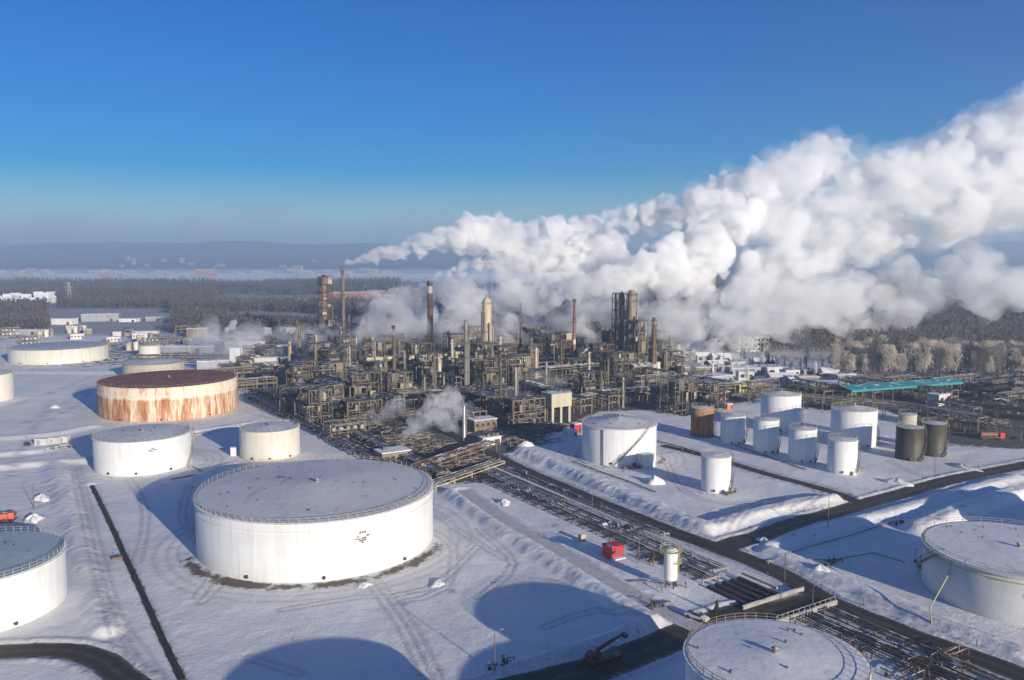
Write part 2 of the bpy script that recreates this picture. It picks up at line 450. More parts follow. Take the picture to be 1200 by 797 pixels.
ROADS = {
 'main': (6.6, spline(extend(P((557, 523), (608, 548.6), (653, 568), (698, 587), (743, 605), (788, 623), (838, 641.5), (892, 662), (926, 678), (950, 693), (983, 710), (1033, 730), (1083, 750), (1133, 767), (1200, 792)), 60, 60))),
 'cross': (7.0, spline(extend(P((842, 643), (866, 634), (888, 629), (931, 613), (973, 602), (1010, 591), (1058, 578), (1115, 562), (1200, 545)), 0, 220))),
 'tank_lane': (4.4, spline(P((776, 522), (800, 527.5), (821, 533), (857, 543), (900, 556), (945, 568), (985, 580), (1006, 590)))),
 'lower': (8.6, spline(extend(P((958, 704), (935, 711), (903, 715), (867, 719), (813, 738), (753, 763), (700, 783), (660, 793)), 0, 80))),
 'loop': (5.8, spline(extend(P((0, 764), (45, 762), (89, 764), (119, 774), (137, 788)), 60, 25))),
}
TRACKS = {
 'service': (4.6, spline(P((543, 575), (590, 608), (650, 642), (720, 684), (785, 720), (818, 736)))),
}
BERMS = [  # crest (pixels on the ground), height, half-width, flat crest width
 (P((530, 578), (600, 628), (660, 664), (720, 702), (772, 735)), 1.9, 4.2, 1.0),
 (P((770, 738), (720, 757), (650, 778), (560, 812)), 2.0, 4.5, 1.2),
 (P((612, 530), (650, 545), (700, 567), (760, 594), (812, 616), (828, 622)), 2.3, 5.0, 1.2),
 (P((828, 622), (880, 606), (940, 592), (985, 587)), 2.1, 4.8, 1.2),
 (P((905, 640), (960, 624), (1040, 602), (1110, 582), (1190, 560)), 1.3, 4.0, .8),
 (P((1078, 622), (1120, 603), (1190, 580)), 2.6, 5.0, 1.4),
 (P((905, 648), (960, 672), (1040, 705), (1110, 735), (1190, 765)), 1.2, 4.2, 1.0),
 (P((62, 545), (84, 610), (106, 680), (125, 740)), 1.5, 4.0, .8),
 (P((0, 549), (60, 543), (108, 541)), 1.4, 5, 1), (P((0, 533), (40, 530), (76, 523)), 1.2, 4, 1),
 (P((226, 508), (262, 502), (300, 497), (370, 494)), 1.5, 4, 1),
 (P((352, 497), (400, 520), (470, 556)), 1.4, 4, 1),
 (P((230, 562), (262, 548), (275, 545)), 1.2, 3, .8),
 (P((0, 515), (60, 509), (110, 500)), 1.0, 4, 1),
 (P((0, 436), (100, 437), (200, 436)), 1.2, 6, 1),
]
TRENCH = spline(P((108, 569), (128, 610), (146, 650), (166.5, 694), (190, 747), (214, 797)))
RACK_AXES = []
TANKS = {  # x, y, radius, height from the fitted outlines
 'A': (-55.5, 228.3, 32.7, 15.2), 'B': (-143.2, 312.5, 17.5, 12.8), 'C': (-99.1, 329.8, 11.9, 11.6), 'D': (-181.9, 430.3, 34.3, 16.8),
 'E': (-360.3, 647.9, 35.3, 11.0), 'F': (-297.8, 669.0, 8.3, 9.1), 'G': (-245.9, 557.8, 19.6, 9.5), 'H': (-305.5, 460, 19.5, 15.0),
 'I': (-123.3, 181.7, 18.5, 11.8), 'J': (43.2, 324.7, 14.8, 14.4), 'K': (70.7, 278.2, 5.1, 12.3), 'L': (86.2, 365.6, 5.1, 13.0),
 'M': (96.3, 351.5, 5.3, 12.3), 'N': (105.4, 334.3, 5.1, 13.9), 'O': (126.8, 381.4, 9.1, 16.7), 'P': (115.2, 319.2, 5.3, 13.2),
 'Q': (148.1, 349.7, 9.4, 15.5), 'R': (124.4, 302.7, 5.3, 12.5), 'S1': (159.6, 323.1, 5.2, 12.9), 'S2': (172.5, 329.8, 4.9, 13.2),
 'S3': (171.4, 349.9, 3.7, 13.0), 'T5': (121.3, 190, 20.6, 10.9), 'T6': (43.8, 130.3, 14.6, 14.0),
 'X1': (2, 96, 17.5, 14.5), 'X2': (45, 97.5, 16, 14.5), 'X3': (152, 148, 18, 16.5), 'X4': (190, 205, 18, 15)}
PLANT_PX = [(262, 446), (300, 405), (380, 396), (480, 392), (790, 398), (800, 440), (870, 455), (985, 456), (1120, 450), (1260, 452), (1260, 528), (1120, 522), (1080, 500), (1035, 478), (960, 480), (890, 466), (800, 488), (770, 480), (700, 482), (655, 505), (610, 522), (566, 548), (560, 566), (500, 566), (380, 505), (300, 462)]
def in_poly(px, py, poly):
    r = False; j = len(poly)-1
    for i in range(len(poly)):
        xi, yi = poly[i]; xj, yj = poly[j]
        if (yi > py) != (yj > py) and px < (xj-xi)*(py-yi)/(yj-yi)+xi: r = not r
        j = i
    return r
PLANT_W = [at(*p) for p in PLANT_PX]
def poly_sdf(X, Y, poly):
    ins = np.zeros(X.shape, bool); j = len(poly)-1
    for i in range(len(poly)):
        xi, yi = poly[i]; xj, yj = poly[j]
        ins ^= ((yi > Y) != (yj > Y)) & (X < (xj-xi)*(Y-yi)/((yj-yi) or 1e-9)+xi); j = i
    d = seg_dist(X, Y, poly+[poly[0]])
    return np.where(ins, d, -d)

def axis(segs):
    out = [segs[0][0]]
    for a, b, st in segs:
        k = max(1, int((b-a)/st)); out += [a+(b-a)*(i+1)/k for i in range(k)]
    return np.array(out)
xs = axis([(-16000, -3000, 1000), (-3000, -800, 100), (-800, -330, 10), (-330, -165, 2.5), (-165, 175, .6), (175, 420, 2.5), (420, 1000, 12), (1000, 3000, 100), (3000, 16000, 1000)])
ys = axis([(-60, 110, 6), (110, 345, .6), (345, 520, 2.0), (520, 900, 5), (900, 2000, 25), (2000, 5000, 100), (5000, 15500, 700)])
X, Y = np.meshgrid(xs, ys)
Z = np.zeros_like(X)
near = smooth01((700-Y)/200)
Z += near*(.55*fbm(X/26, Y/26, 4, 3)+.10*fbm(X/2.2, Y/5.2, 4, 9)-.2)
dirt = np.zeros_like(X); track = np.zeros_like(X)
ridge = np.zeros_like(X)
for pts, h, hw, flat in BERMS:
    d = seg_dist(X, Y, pts)+1.6*(fbm(X/5, Y/5, 3, 5)-.5)
    ridge = np.maximum(ridge, h*smooth01(1-(d-flat)/hw)*(1+.22*(fbm(X/1.7, Y/1.7, 4, 11)-.5)+.25*(fbm(X/13, Y/13, 2, 12)-.5)))
Z = Z+ridge
for k, (x, y, R, h) in TANKS.items():
    d = np.hypot(X-x, Y-y)
    pad = smooth01((d-R-2)/6)
    Z = Z*pad + (1-pad)*.12
    sgn = smooth01(((X-x)*.1-(Y-y))/(R*1.0)+.35)
    w = {'A': 1.0, 'B': .5, 'C': .4, 'D': .55, 'J': .75, 'K': .6, 'R': .4, 'T5': .6}.get(k, .35)
    dirt = np.maximum(dirt, w*1.15*np.exp(-((d-R-2.4)/(3.2 if R > 12 else 1.5))**2)*(sgn if k in 'AT5' else 1)*(.75+.6*(fbm(X/7, Y/7, 3, 21)-.5)))
    if k in ('A', 'J', 'B', 'D'):
        for rr in (5.5, 8.2, 11.5):
            track = np.maximum(track, .55*np.exp(-((d-R-rr-2.5*(fbm(X/30, Y/30, 2, 4)-.5))/.7)**2))
# vehicle ruts over the open snow
RUTS = [P((330, 715), (420, 700), (500, 690), (560, 640)), P((230, 700), (250, 660), (215, 610), (222, 570)), P((236, 706), (260, 668), (222, 612), (228, 572)), P((560, 700), (600, 660), (560, 620)), P((640, 735), (700, 715), (760, 728)), P((150, 560), (170, 600), (160, 660)), P((660, 560), (720, 585), (800, 612)), P((930, 600), (960, 585), (940, 565), (890, 560)), P((980, 700), (1060, 725), (1200, 775)), P((985, 694), (1065, 719), (1200, 768)), P((20, 500), (80, 470), (100, 450)), P((26, 506), (88, 476), (108, 452)), P((290, 770), (350, 790)), P((86, 545), (97, 600), (118, 690), (150, 790)), P((90, 545), (104, 600), (127, 690), (161, 790)), P((432, 682), (470, 735), (500, 797)), P((441, 680), (481, 735), (512, 797)), P((120, 700), (170, 770), (190, 797)), P((500, 620), (530, 640), (520, 690), (470, 705)),
        P((60, 470), (30, 520), (10, 560)), P((0, 480), (60, 460), (110, 440)), P((840, 620), (858, 603), (900, 585)), P((850, 632), (880, 600), (915, 583)), P((780, 540), (800, 575), (850, 590), (900, 585)),
        P((1040, 540), (1090, 560), (1150, 545)), P((10, 600), (60, 590), (100, 560)), P((280, 480), (400, 520), (520, 610), (600, 660))]
for r in RUTS:
    d = seg_dist(X, Y, spline(r, 6)); track = np.maximum(track, .8*np.exp(-((d-1.0)/.55)**2)); Z -= .12*np.exp(-((d-1.0)/.5)**2)
bank = np.zeros_like(X); cut = np.ones_like(X)
for nme, (w, pts) in ROADS.items():
    d = seg_dist(X, Y, pts); hw = w/2
    Z = Z*smooth01((d-hw-.6)/3.0)
    bk = np.exp(-((d-hw-1.5)/.9)**2)*(.3+.6*(fbm(X/1.6, Y/1.6, 4, 31)-.35))
    dirt = np.maximum(dirt, .52*np.exp(-((d-hw-.4)/1.1)**2)*smooth01(fbm(X/9, Y/9, 3, 61)*2.4-.5))
    track = np.maximum(track, .6*np.exp(-((d-hw-1.5)/1.6)**2))
    bank = np.maximum(bank, bk); cut = np.minimum(cut, smooth01((d-hw)/.7))
for nme, (w, pts) in TRACKS.items():
    d = seg_dist(X, Y, pts); Z = Z*smooth01((d-w/2)/3.0); cut = np.minimum(cut, .0+smooth01((d-w/2)/.7))
    bank = np.maximum(bank, .5*np.exp(-((d-w/2-1.2)/.9)**2)*fbm(X/2.6, Y/2.6, 3, 31))
Z = Z + np.clip(bank, 0, None)
Z = Z*cut - .07*(1-cut)
dT = seg_dist(X, Y, TRENCH); Z = Z*smooth01((dT-.9)/2) - .5*np.exp(-(dT/1.0)**2); dirt = np.maximum(dirt, .9*np.exp(-(dT/1.3)**2))
RK0, RK1 = -2.0, 250.0           # the pipe bank runs along A beside the main road
sS = (X-O0[0])*AX[0]+(Y-O0[1])*AX[1]; tT = (X-O0[0])*BX[0]+(Y-O0[1])*BX[1]
rk = smooth01((sS-RK0)/6)*smooth01((RK1-sS)/6)*smooth01((tT-11)/2)*smooth01((34-tT)/2)
Z = Z*(1-rk)-.05*rk; dirt = np.maximum(dirt, .24*rk)
sdf = poly_sdf(X, Y, PLANT_W)
yard = smooth01(sdf/14+.5); yard = np.maximum(yard, .42*smooth01((Y-560)/80)*smooth01((900-Y)/80)*smooth01((X+420)/60)*smooth01((200-X)/60))
yard *= 1-smooth01((Y-1200)/200)
Z *= 1-.9*yard
Z *= 1-smooth01((Y-800)/200)
wood = smooth01((Y-820)/80)*smooth01((2900-Y)/100)*np.maximum(smooth01((-X*1.0-Y*.0-150)/80+.0), smooth01((X-150)/60))
wood = np.maximum(wood, smooth01((Y-610)/50)*smooth01((X-170)/50)*smooth01((6000-Y)/500))
wood = wood*(1+.5*(fbm(X/150, Y/150, 3, 77)-.3))
nx, ny = len(xs), len(ys)
idx = np.arange(nx*ny).reshape(ny, nx)
faces = np.stack([idx[:-1, :-1], idx[:-1, 1:], idx[1:, 1:], idx[1:, :-1]], -1).reshape(-1, 4)
ground = np_mesh('ground', np.stack([X, Y, Z], -1).reshape(-1, 3), faces, 'ground_snow', True,
                 {'dirt': dirt, 'track': track, 'yard': yard, 'wood': np.clip(wood, 0, 1)})
tag(ground, kind='structure')
def gz(x, y):
    i = int(np.clip(np.searchsorted(xs, x), 1, nx-1)); j = int(np.clip(np.searchsorted(ys, y), 1, ny-1))
    return float(Z[j-1:j+1, i-1:i+1].max())

def strip(name, pts, w, z, mat, kind='structure'):
    b = MB(); vs = []; n_ = len(pts)
    for i, (x, y) in enumerate(pts):
        x0, y0 = pts[max(i-1, 0)]; x1, y1 = pts[min(i+1, n_-1)]; L = math.hypot(x1-x0, y1-y0) or 1
        nx_, ny_ = -(y1-y0)/L, (x1-x0)/L
        wl = w*(1+.06*math.sin(i*1.3)); wr = w*(1+.06*math.sin(i*1.9+1))
        for k in range(5):
            f = -wl/2+(wl/2+wr/2)*k/4; vs.append((x+nx_*f, y+ny_*f, z))
    b.add(vs, [(i*5+k, (i+1)*5+k, (i+1)*5+k+1, i*5+k+1) for i in range(n_-1) for k in range(4)])
    o = b.build(name, mat); tag(o, kind=kind); at_ = o.data.attributes.new('across', 'FLOAT', 'POINT')
    at_.data.foreach_set('value', [k/4 for _ in range(n_) for k in range(5)]); return o
for i, (nme, (w, pts)) in enumerate(ROADS.items()): strip('road', pts, w+.7, .012+.004*i, 'asphalt_wet')
for i, (nme, (w, pts)) in enumerate(TRACKS.items()): strip('snow_track', pts, w+.5, .034+.004*i, 'snow_track')
# widened mouths of the junctions
def patch(pts, z):
    b = MB(); q = [(*p, z) for p in P(*pts)]; b.add(q, [tuple(range(len(q)))]); o = b.build('road_junction', 'asphalt_wet'); tag(o, kind='structure'); at_ = o.data.attributes.new('across', 'FLOAT', 'POINT'); at_.data.foreach_set('value', [.28]*len(q))
patch([(800, 629), (826, 634), (850, 635.5), (875, 633), (895, 627), (893, 634), (886, 643), (884, 651), (890, 660), (862, 652), (830, 641)], .052)
patch([(944, 688), (948, 700), (938, 711), (925, 713), (940, 714.5), (975, 711), (1000, 717), (985, 708)], .056)
patch([(958, 570), (985, 579), (1000, 587), (1003, 593), (1035, 584), (1020, 586), (1008, 586)], .060)

# far hills behind the river plain
hx = np.linspace(-12000, 12000, 240); hy = np.linspace(4300, 12500, 70)
HX, HY = np.meshgrid(hx, hy)
HZ = smooth01((HY-4300)/900)*22 + smooth01((HY-5200)/3800)*(95+250*fbm(HX/1900+3, HY/2600, 5, 41))
HZ += smooth01((HY-5000)/1000)*30*(fbm(HX/500, HY/500, 3, 43)-.5)
HZ[0] = -3
ii = np.arange(HX.size).reshape(HX.shape)
tag(np_mesh('hills', np.stack([HX, HY, HZ], -1).reshape(-1, 3), np.stack([ii[:-1, :-1], ii[:-1, 1:], ii[1:, 1:], ii[1:, :-1]], -1).reshape(-1, 4), 'hill_wood', True), kind='structure')
def hill_z(x, y):
    j = int(np.clip(np.searchsorted(hy, y), 1, len(hy)-1)); i = int(np.clip(np.searchsorted(hx, x), 1, len(hx)-1))
    return float(HZ[j-1:j+1, i-1:i+1].mean()) if y > 4300 else 0.0

mb = MB(); mb.lathe([(1.0, 0), (.93, 9), (.75, 22), (.4, 32), (.01, 36)], n=48, capb=True)
vm = mb.build('valley_mist', 'valley_mist', None, (-900, 3750, -.5)); vm.scale = (5200, 850, 1)
tag(vm, 'pale mist strip lying over the river plain before the far hills', 'mist', kind='stuff')
# haze over the whole place, and the smog bank lying far beyond it
hb = MB(); hb.box(0, 7200, -4, 33000, 17000, 384)
tag(hb.build('haze', 'haze_air'), 'thin bluish winter haze filling the air over the refinery and plain', 'haze', kind='stuff')
# ------------------------------------------------------------------ storage tanks
def add_railing(root, R, h, mat, n, posth=1.25, t=.09, name='railing'):
    b = MB()
    for z in (h+posth, h+posth*.55): b.ring(R-t/2, R+t/2, z-t/2, z+t/2, n=max(24, n))
    for i in range(n):
        a = 2*math.pi*i/n; b.box(R*math.cos(a), R*math.sin(a), h, t*1.5, t*1.5, posth, a)
    return b.build(name, mat, root)
def helix(R, h, a0, a1, w=.8, steps=None):
    """spiral stair climbing the shell: stringers, treads and a handrail"""
    b = MB(); n = steps or 26; pr = None
    for i in range(n+1):
        t = i/n; a = a0+(a1-a0)*t; z = h*t
        p = (math.cos(a), math.sin(a))
        b.box(p[0]*(R+.15+w/2), p[1]*(R+.15+w/2), z, w, .3, .06, a)
        cur = [Vector((p[0]*r_, p[1]*r_, z+dz)) for r_, dz in ((R+.15, 0), (R+.15+w, 0), (R+.15+w, 1.1))]
        if pr:
            for u, v in zip(pr, cur): b.bar(u, v, .12, .14)
        if i % 3 == 0: b.bar(cur[1], cur[2], .07)
        pr = cur
    return b
def cone_roof(R, h, rise, n=96, inner=0.0, seed=0):
    """snow on the roof: shallow cone, slightly uneven"""
    prof = []; k = 12
    for i in range(k+1):
        t = i/k; r = R*(1-t)*.995
        prof.append((max(r, .02), h+rise*(1-(1-t)**1.0)+.0))
    return MB().lathe(prof, n=n)
def tank(key, label, name='storage_tank', cat='tank', shell='tank_white', roof='roof_snow_grey', rise=1.0, rim=.35, rail=True,
         railmat='rail_tan', girder=True, stair=None, group=None, nrail=None, float_depth=0, seg=None, gird2=False, parts=()):
    x, y, R, h = TANKS[key]; n = seg or (96 if R > 12 else 40)
    r = thing(name, label, cat, x, y, 0, 0, group)
    b = MB(); th = .35
    if float_depth:
        b.lathe([(R, -.3), (R, h), (R-th, h), (R-th, h-float_depth)], n=n)
    else:
        b.lathe([(R, -.3), (R, h), (R-.25, h+.04)], n=n)
    b.build('shell', shell, r)
    if float_depth:
        rb = MB().lathe([(R-th-.05, h-float_depth+.1), (R*.9, h-float_depth+.12), (R*.86, h-float_depth+.5), (R*.4, h-float_depth+.35), (.05, h-float_depth+.6)], n=n)
    else: rb = cone_roof(R-.2, h+.03, rise, n)
    ro = rb.build('roof', roof, r)
    if R > 6:
        v = MB()
        v.lathe([(.5, h+rise-.2-float_depth), (.5, h+rise+.7-float_depth), (.75, h+rise+.75-float_depth), (.05, h+rise+1.1-float_depth)], n=10)
        v.build('roof_vent', 'insulation', r)
        rng = random.Random(key)
        for i in range(int(3+R/2)):
            rr = R*math.sqrt(rng.random())*.9; a = rng.random()*6.28
            zz = h-float_depth+rise*(1-rr/R)
            MB().box(rr*math.cos(a), rr*math.sin(a), zz-.1, .35, .35, .35+rng.random()*.3, a).build('roof_hatch', 'steel_grey', ro)
    if rail: add_railing(r, R-.12, h, railmat, nrail or int(R*2.6), t=.075 if R > 12 else .07)
    g = MB()
    g.ring(R, R+(.45 if R > 12 else .18), h-.32, h-.06, n=n)
    if gird2: g.ring(R, R+.28, h-2.35, h-2.18, n=n)
    g.ring(R, R+.16, .0, .14, n=n)
    if girder: g.build('wind_girder', shell, r)
    if stair: helix(R, h, *stair).build('stairway', 'steel_tan' if R > 10 else 'steel_grey', r)
    # manways and nozzle
    for a in (-1.3, -1.9, -.6):
        c, q = math.cos(a), math.sin(a); MB().tube((c*(R-.1), q*(R-.1), 1.1), (c*(R+.45), q*(R+.45), 1.1), .45, n=10).build('manway', 'steel_dark' if R > 12 else 'steel_grey', r)
    for f in parts: f(r, R, h)
    return r

def curved_mark(r, R, rows, a_c, z0, cell=.28):
    """dark lettering-like emblem painted on the curved shell, in relief of a few mm"""
    b = MB()
    for dz, cells in rows:
        for u0, u1, hh in cells:
            a0 = a_c+u0/R; a1 = a_c+u1/R
            b.ring(R+.006, R+.03, z0+dz, z0+dz+hh, n=max(2, int((u1-u0)/.5)), a0=a0, a1=a1)
    return b.build('emblem', 'steel_grey', r)
tank('A', 'largest white tank, with wide grey snowy roof, right of the long diagonal pipe trench', stair=None, rise=1.5, gird2=True,
     parts=[lambda r, R, h: curved_mark(r, R, [(0.9, [(-.9, -.35, .55), (-.2, .2, .6), (.35, .9, .6)]), (0, [(-1.6, -.9, .35), (1.0, 1.9, .5)]), (-.55, [(-2.1, -.6, .3), (-.3, 1.0, .5)]), (-1.1, [(-1.0, 1.0, .45)]), (-1.6, [(-.5, .3, .4)])], math.radians(-57), h-5.1)])
tank('B', 'white tank directly in front of the rusty tank, left of the smaller round white tank', rise=.7, gird2=False, stair=(-.15, .55),
     parts=[lambda r, R, h: curved_mark(r, R, [(0.6, [(-.5, .5, .4)]), (0, [(-1.5, 1.5, .35)]), (-.5, [(-1.2, -.4, .35)])], math.radians(-55), h-3.6)])
tank('C', 'smaller white tank between the tank with a rusty shell and the largest tank', shell='tank_cream', rise=.6)
tank('D', 'wide tank with rust streaked shell and dark red rusty roof', shell='rust_big', roof='rust_roof', rise=.5, railmat='steel_tan', gird2=True, name='rusty_tank')
def gband(r, R, h): MB().ring(R+.03, R+.10, h-4.6, h-4.0, n=96).build('shell_band', 'tank_cream', r)
gband(bpy.data.objects['rusty_tank'], 34.3, 16.8)
tank('E', 'wide low white tank with blue grey roof at the far left edge of the yard', shell='tank_cream', roof='roof_bluegrey', rise=.8)
tank('F', 'small cream tank standing right of the wide low blue roofed tank', shell='tank_cream', rise=.4)
tank('G', 'low tan tank half hidden behind the rusty tank', shell='tan_tank', rise=1.2, railmat='steel_tan')
tank('H', 'pale tank with faint rust at its foot, cut off by the left edge', shell='rust_faint', rise=.8)
tank('I', 'white tank with blue grey roof cut off at the lower left corner', roof='roof_bluegrey', rise=.5, nrail=64, stair=(1.2, 2.2))
def cabin(r, R, h):
    a = math.radians(-60); u = (math.cos(a), math.sin(a))
    MB().box(u[0]*(R+2.4), u[1]*(R+2.4), 0, 5.6, 4.0, 5.2, a+math.pi/2).build('valve_cabin', 'white_steel', r)
def straight_stair(r, R, h):
    a0, a1 = math.radians(-106), math.radians(-52)
    helix(R, h, a0, a1, w=.9, steps=34).build('stairway', 'steel_grey', r)
    b = MB(); a = math.radians(-122)
    b.tube((math.cos(a)*(R+.25), math.sin(a)*(R+.25), 0), (math.cos(a)*(R+.25), math.sin(a)*(R+.25), h), .22, n=8)
    b.build('riser_pipe', 'steel_tan', r)
tank('J', 'white tank with a dark stair climbing its sunlit side and a cabin at its foot', rise=2.4, stair=None, parts=[straight_stair, cabin], railmat='rail_tan')
small_g = 'small upright white tanks in the right hand tank yard'
tank('K', 'slim white tank standing alone on snow in front of the stair tank', shell='tank_white_small', roof='roof_snow_white', rise=.5, stair=(-.9, .3), group=small_g)
tank('L', 'small brown rusty tank left of the row of small white tanks', name='rusty_tank', shell='rust_small', roof='rust_faint', rise=.4, stair=(-.5, .6))
tank('M', 'small white tank just right of the small brown rusty tank', shell='tank_white_small', rise=.8, stair=(-1.0, .2), group=small_g)
tank('N', 'small white tank in front of the tall broad white tank of the right yard', shell='tank_white_small', rise=.8, stair=(-1.0, .2), group=small_g)
tank('O', 'tall broad white tank standing behind three small white tanks', shell='tank_white_small', rise=1.4, railmat='yellow_paint', stair=(-.7, .8))
tank('P', 'small white tank between the two broad white tanks of the right yard', shell='tank_white_small', rise=.8, stair=(-1.0, .2), group=small_g)
tank('Q', 'broad white tank left of the dark olive tanks, with yellowish railing', shell='tank_white_small', rise=1.3, railmat='yellow_paint', stair=(-.7, .8))
tank('R', 'small white tank nearest the tank lane, right end of the row', shell='tank_white_small', roof='roof_snow_white', rise=.5, stair=(-1.0, .2), group=small_g)
tank('S1', 'dark olive upright tank with snowy top, nearest of the dark cluster', name='dark_tank', shell='olive_steel', rise=.4, stair=(-1.3, .1))
tank('S2', 'dark olive upright tank with snowy top, right of the dark cluster', name='dark_tank', shell='olive_steel', rise=.4, stair=(-1.3, .1))
tank('S3', 'tan upright tank rising behind the two dark olive tanks', shell='tan_tank', rise=.4)
def foam_pipe(r, R, h):
    x0, y0, _, _ = TANKS['T5']
    a = math.radians(-163)
    gx, gy = at(1092, 736)
    u = (math.cos(a), math.sin(a))
    b = MB(); b.path([(u[0]*(R+.3), u[1]*(R+.3), h), (u[0]*(R+.35), u[1]*(R+.35), h-3.2), (u[0]*(R+.35)+.2, u[1]*(R+.3), h-3.6), (gx-x0+1.2, gy-y0+3.5, 3.0), (gx-x0, gy-y0, .3)], .17, n=8)
    b.build('foam_pipe', 'yellow_paint', r)
    MB().ring(R, R+.2, h-1.5, h-1.3, n=96).build('cooling_ring', 'yellow_paint', r)
tank('T5', 'white tank with snowy roof and slanting yellow pipe at the right edge', shell='tank_grey', roof='roof_snow_white', rise=.5, nrail=26, stair=(2.4, 3.3), parts=[foam_pipe])
tank('T6', 'tank at the bottom edge whose snow covered roof has a brown railing', roof='roof_snow_white', rise=.9, railmat='steel_tan', nrail=46)
off = [('X1', 'white tank whose long shadow falls across the bottom of the snow field'), ('X2', 'white tank in front of the brown railed tank at the bottom'), ('X3', 'white tank shading the tank with the yellow pipe'), ('X4', 'white tank beyond the right edge shading the snow')]
for k, lb in off: tank(k, lb, rise=.8, rail=False)

# ------------------------------------------------------------------ long pipe bank beside the main road
def pipe_bank(s0, s1, t0, wdt, npipe, label, seed, mat='steel_grey', lift=.7):
    rng = random.Random(seed); x, y = site((s0+s1)/2, t0+wdt/2); L = s1-s0
    r = thing('pipe_rack', label, 'pipe rack', x, y, 0, GRID-math.pi/2, 'low pipe racks along the main road')
    f = MB(); k = int(L/6)
    for i in range(k+1):
        u = -L/2+L*i/k
        for v in (-wdt/2+.15, wdt/2-.15): f.box(u, v, -.2, .3, .3, lift+.1)
        f.box(u, 0, lift-.12, .32, wdt, .28)
    f.build('sleeper', 'concrete', r)
    for i in range(npipe):
        v = -wdt/2+.35+(wdt-.7)*i/(npipe-1); rr = rng.choice([.12, .15, .18, .24, .3])
        b = MB(); jog = rng.random() < .35; um = rng.uniform(-L*.3, L*.3); z = lift+.17+rr
        if jog:
            b.path([(-L/2, v, z), (um, v, z), (um, v, z+1.1), (um+2.6, v, z+1.1), (um+2.6, v, z), (L/2, v, z)], rr, n=7)
        else: b.tube((-L/2, v, z), (L/2, v, z), rr, n=8)
        b.build('pipe', rng.choice(['steel_grey', 'steel_grey', 'insulation', 'steel_rust', 'steel_dark', 'silver']), r)
    return r
pipe_bank(-2, 58, 12.5, 6.2, 7, 'low pipe rack nearest the service track, beginning beside the works', 1)
pipe_bank(-2, 58, 19.5, 5.0, 5, 'middle low pipe rack leaving the works beside the main road', 2)
pipe_bank(4, 58, 28.2, 2.2, 4, 'narrow pipe rack closest to the snow strip beside the main road', 3)
pipe_bank(58, 131, 12.8, 6.0, 7, 'pipe rack passing the red shed and the slim white vessel', 4)
pipe_bank(58, 128, 19.6, 5.2, 5, 'pipe rack behind the red shed, between it and the main road', 5)
pipe_bank(58, 100, 28.2, 2.2, 4, 'narrow pipe rack passing the stack of old timber', 6)
pipe_bank(158, 220, 14.0, 8.0, 8, 'pipe rack beyond the road culvert, right of the brown railed tank', 7)
pipe_bank(158, 215, 23.5, 3.4, 5, 'narrow dark pipe rack running off the bottom right edge', 8)
for s0, lb, cx_ in ((147.0, 'white concrete culvert beam where the pipes dive under the road', 20), (156.3, 'pale concrete culvert beam across the road from the pipe pit', 20)):
    x, y = site(s0, cx_); r = thing('culvert_wall', lb, 'culvert', x, y, 0, GRID)
    MB().box(0, 0, -.3, 21, .5, 1.35).build('wall', 'concrete', r)
    if s0 < 150: continue
    b = MB()
    for i in range(12): b.box(-10+i*1.82, .0, 1.05, .12, .12, 1.0)
    b.box(0, 0, 2.0, 20.4, .1, .1); b.build('guard_rail', 'rail_tan', r)
# pit covers next to the culvert: long dark open ducts
x, y = at(872, 693); r = thing('open_duct', 'row of long dark open ducts among snow left of the road corner', 'duct', x, y, 0, GRID-math.pi/2)
for i in range(5): MB().box(0, -6+i*2.6, .05, 12, 1.0, .7).build('duct', 'steel_black', r)
MB().tube((-6, 5.8, 1.3), (5, 5.8, 1.3), .3).build('pipe', 'yellow_paint', r)

# trench pipes on the left
r = thing('pipe_trench', 'dark pipes laid in a narrow trench running diagonally left of the largest tank', 'pipes', 0, 0)
for k, (o_, rr, mt) in enumerate(((-.5, .24, 'steel_black'), (0, .28, 'steel_black'), (.5, .22, 'steel_black'))):
    b = MB(); pts = [(p[0]+o_, p[1], -.12+.05*k) for p in TRENCH[::4]+[TRENCH[-1]]]; b.path(pts, rr, n=7); b.build('pipe', mt, r)
x, y = at(137, 656); r = thing('valve_pit', 'small brown valve box beside the diagonal pipe trench', 'valve box', x, y, gz(x, y), GRID)
b = MB(); b.box(0, 0, -.1, 2.6, 1.4, .8); b.build('box', 'steel_rust', r); MB().tube((0, 0, .7), (0, 0, 1.5), .1).build('valve_stem', 'steel_dark', r)

# ------------------------------------------------------------------ near objects
x, y = at(718, 652); r = thing('equipment_shed', 'bright red equipment shed with snow on its roof beside the pipe racks', 'shed', x, y, 0, GRID-.05)
b = MB(); b.box(0, 0, .25, 4.4, 3.4, 3.0); b.build('wall', 'red_paint', r)
b = MB(); b.box(0, 0, 3.25, 4.9, 3.9, .16); b.build('roof', 'red_paint', r)
b = MB(); b.box(.2, -1.73, .3, 1.0, .06, 2.1); b.build('door', 'red_dull', r); MB().box(0, -2.4, 0, 4.6, 1.2, .3).build('step', 'roof_snow', r)
x, y = at(682, 635); r = thing('valve_box', 'small cream box on short legs left of the red shed', 'valve box', x, y, 0, GRID)
MB().box(0, 0, .8, 1.6, 1.4, 1.5).build('box', 'steel_cream', r)
for a, b_ in ((-.6, -.5), (.6, -.5), (.6, .5), (-.6, .5)): MB().box(a, b_, 0, .14, .14, .85).build('leg', 'steel_dark', r)
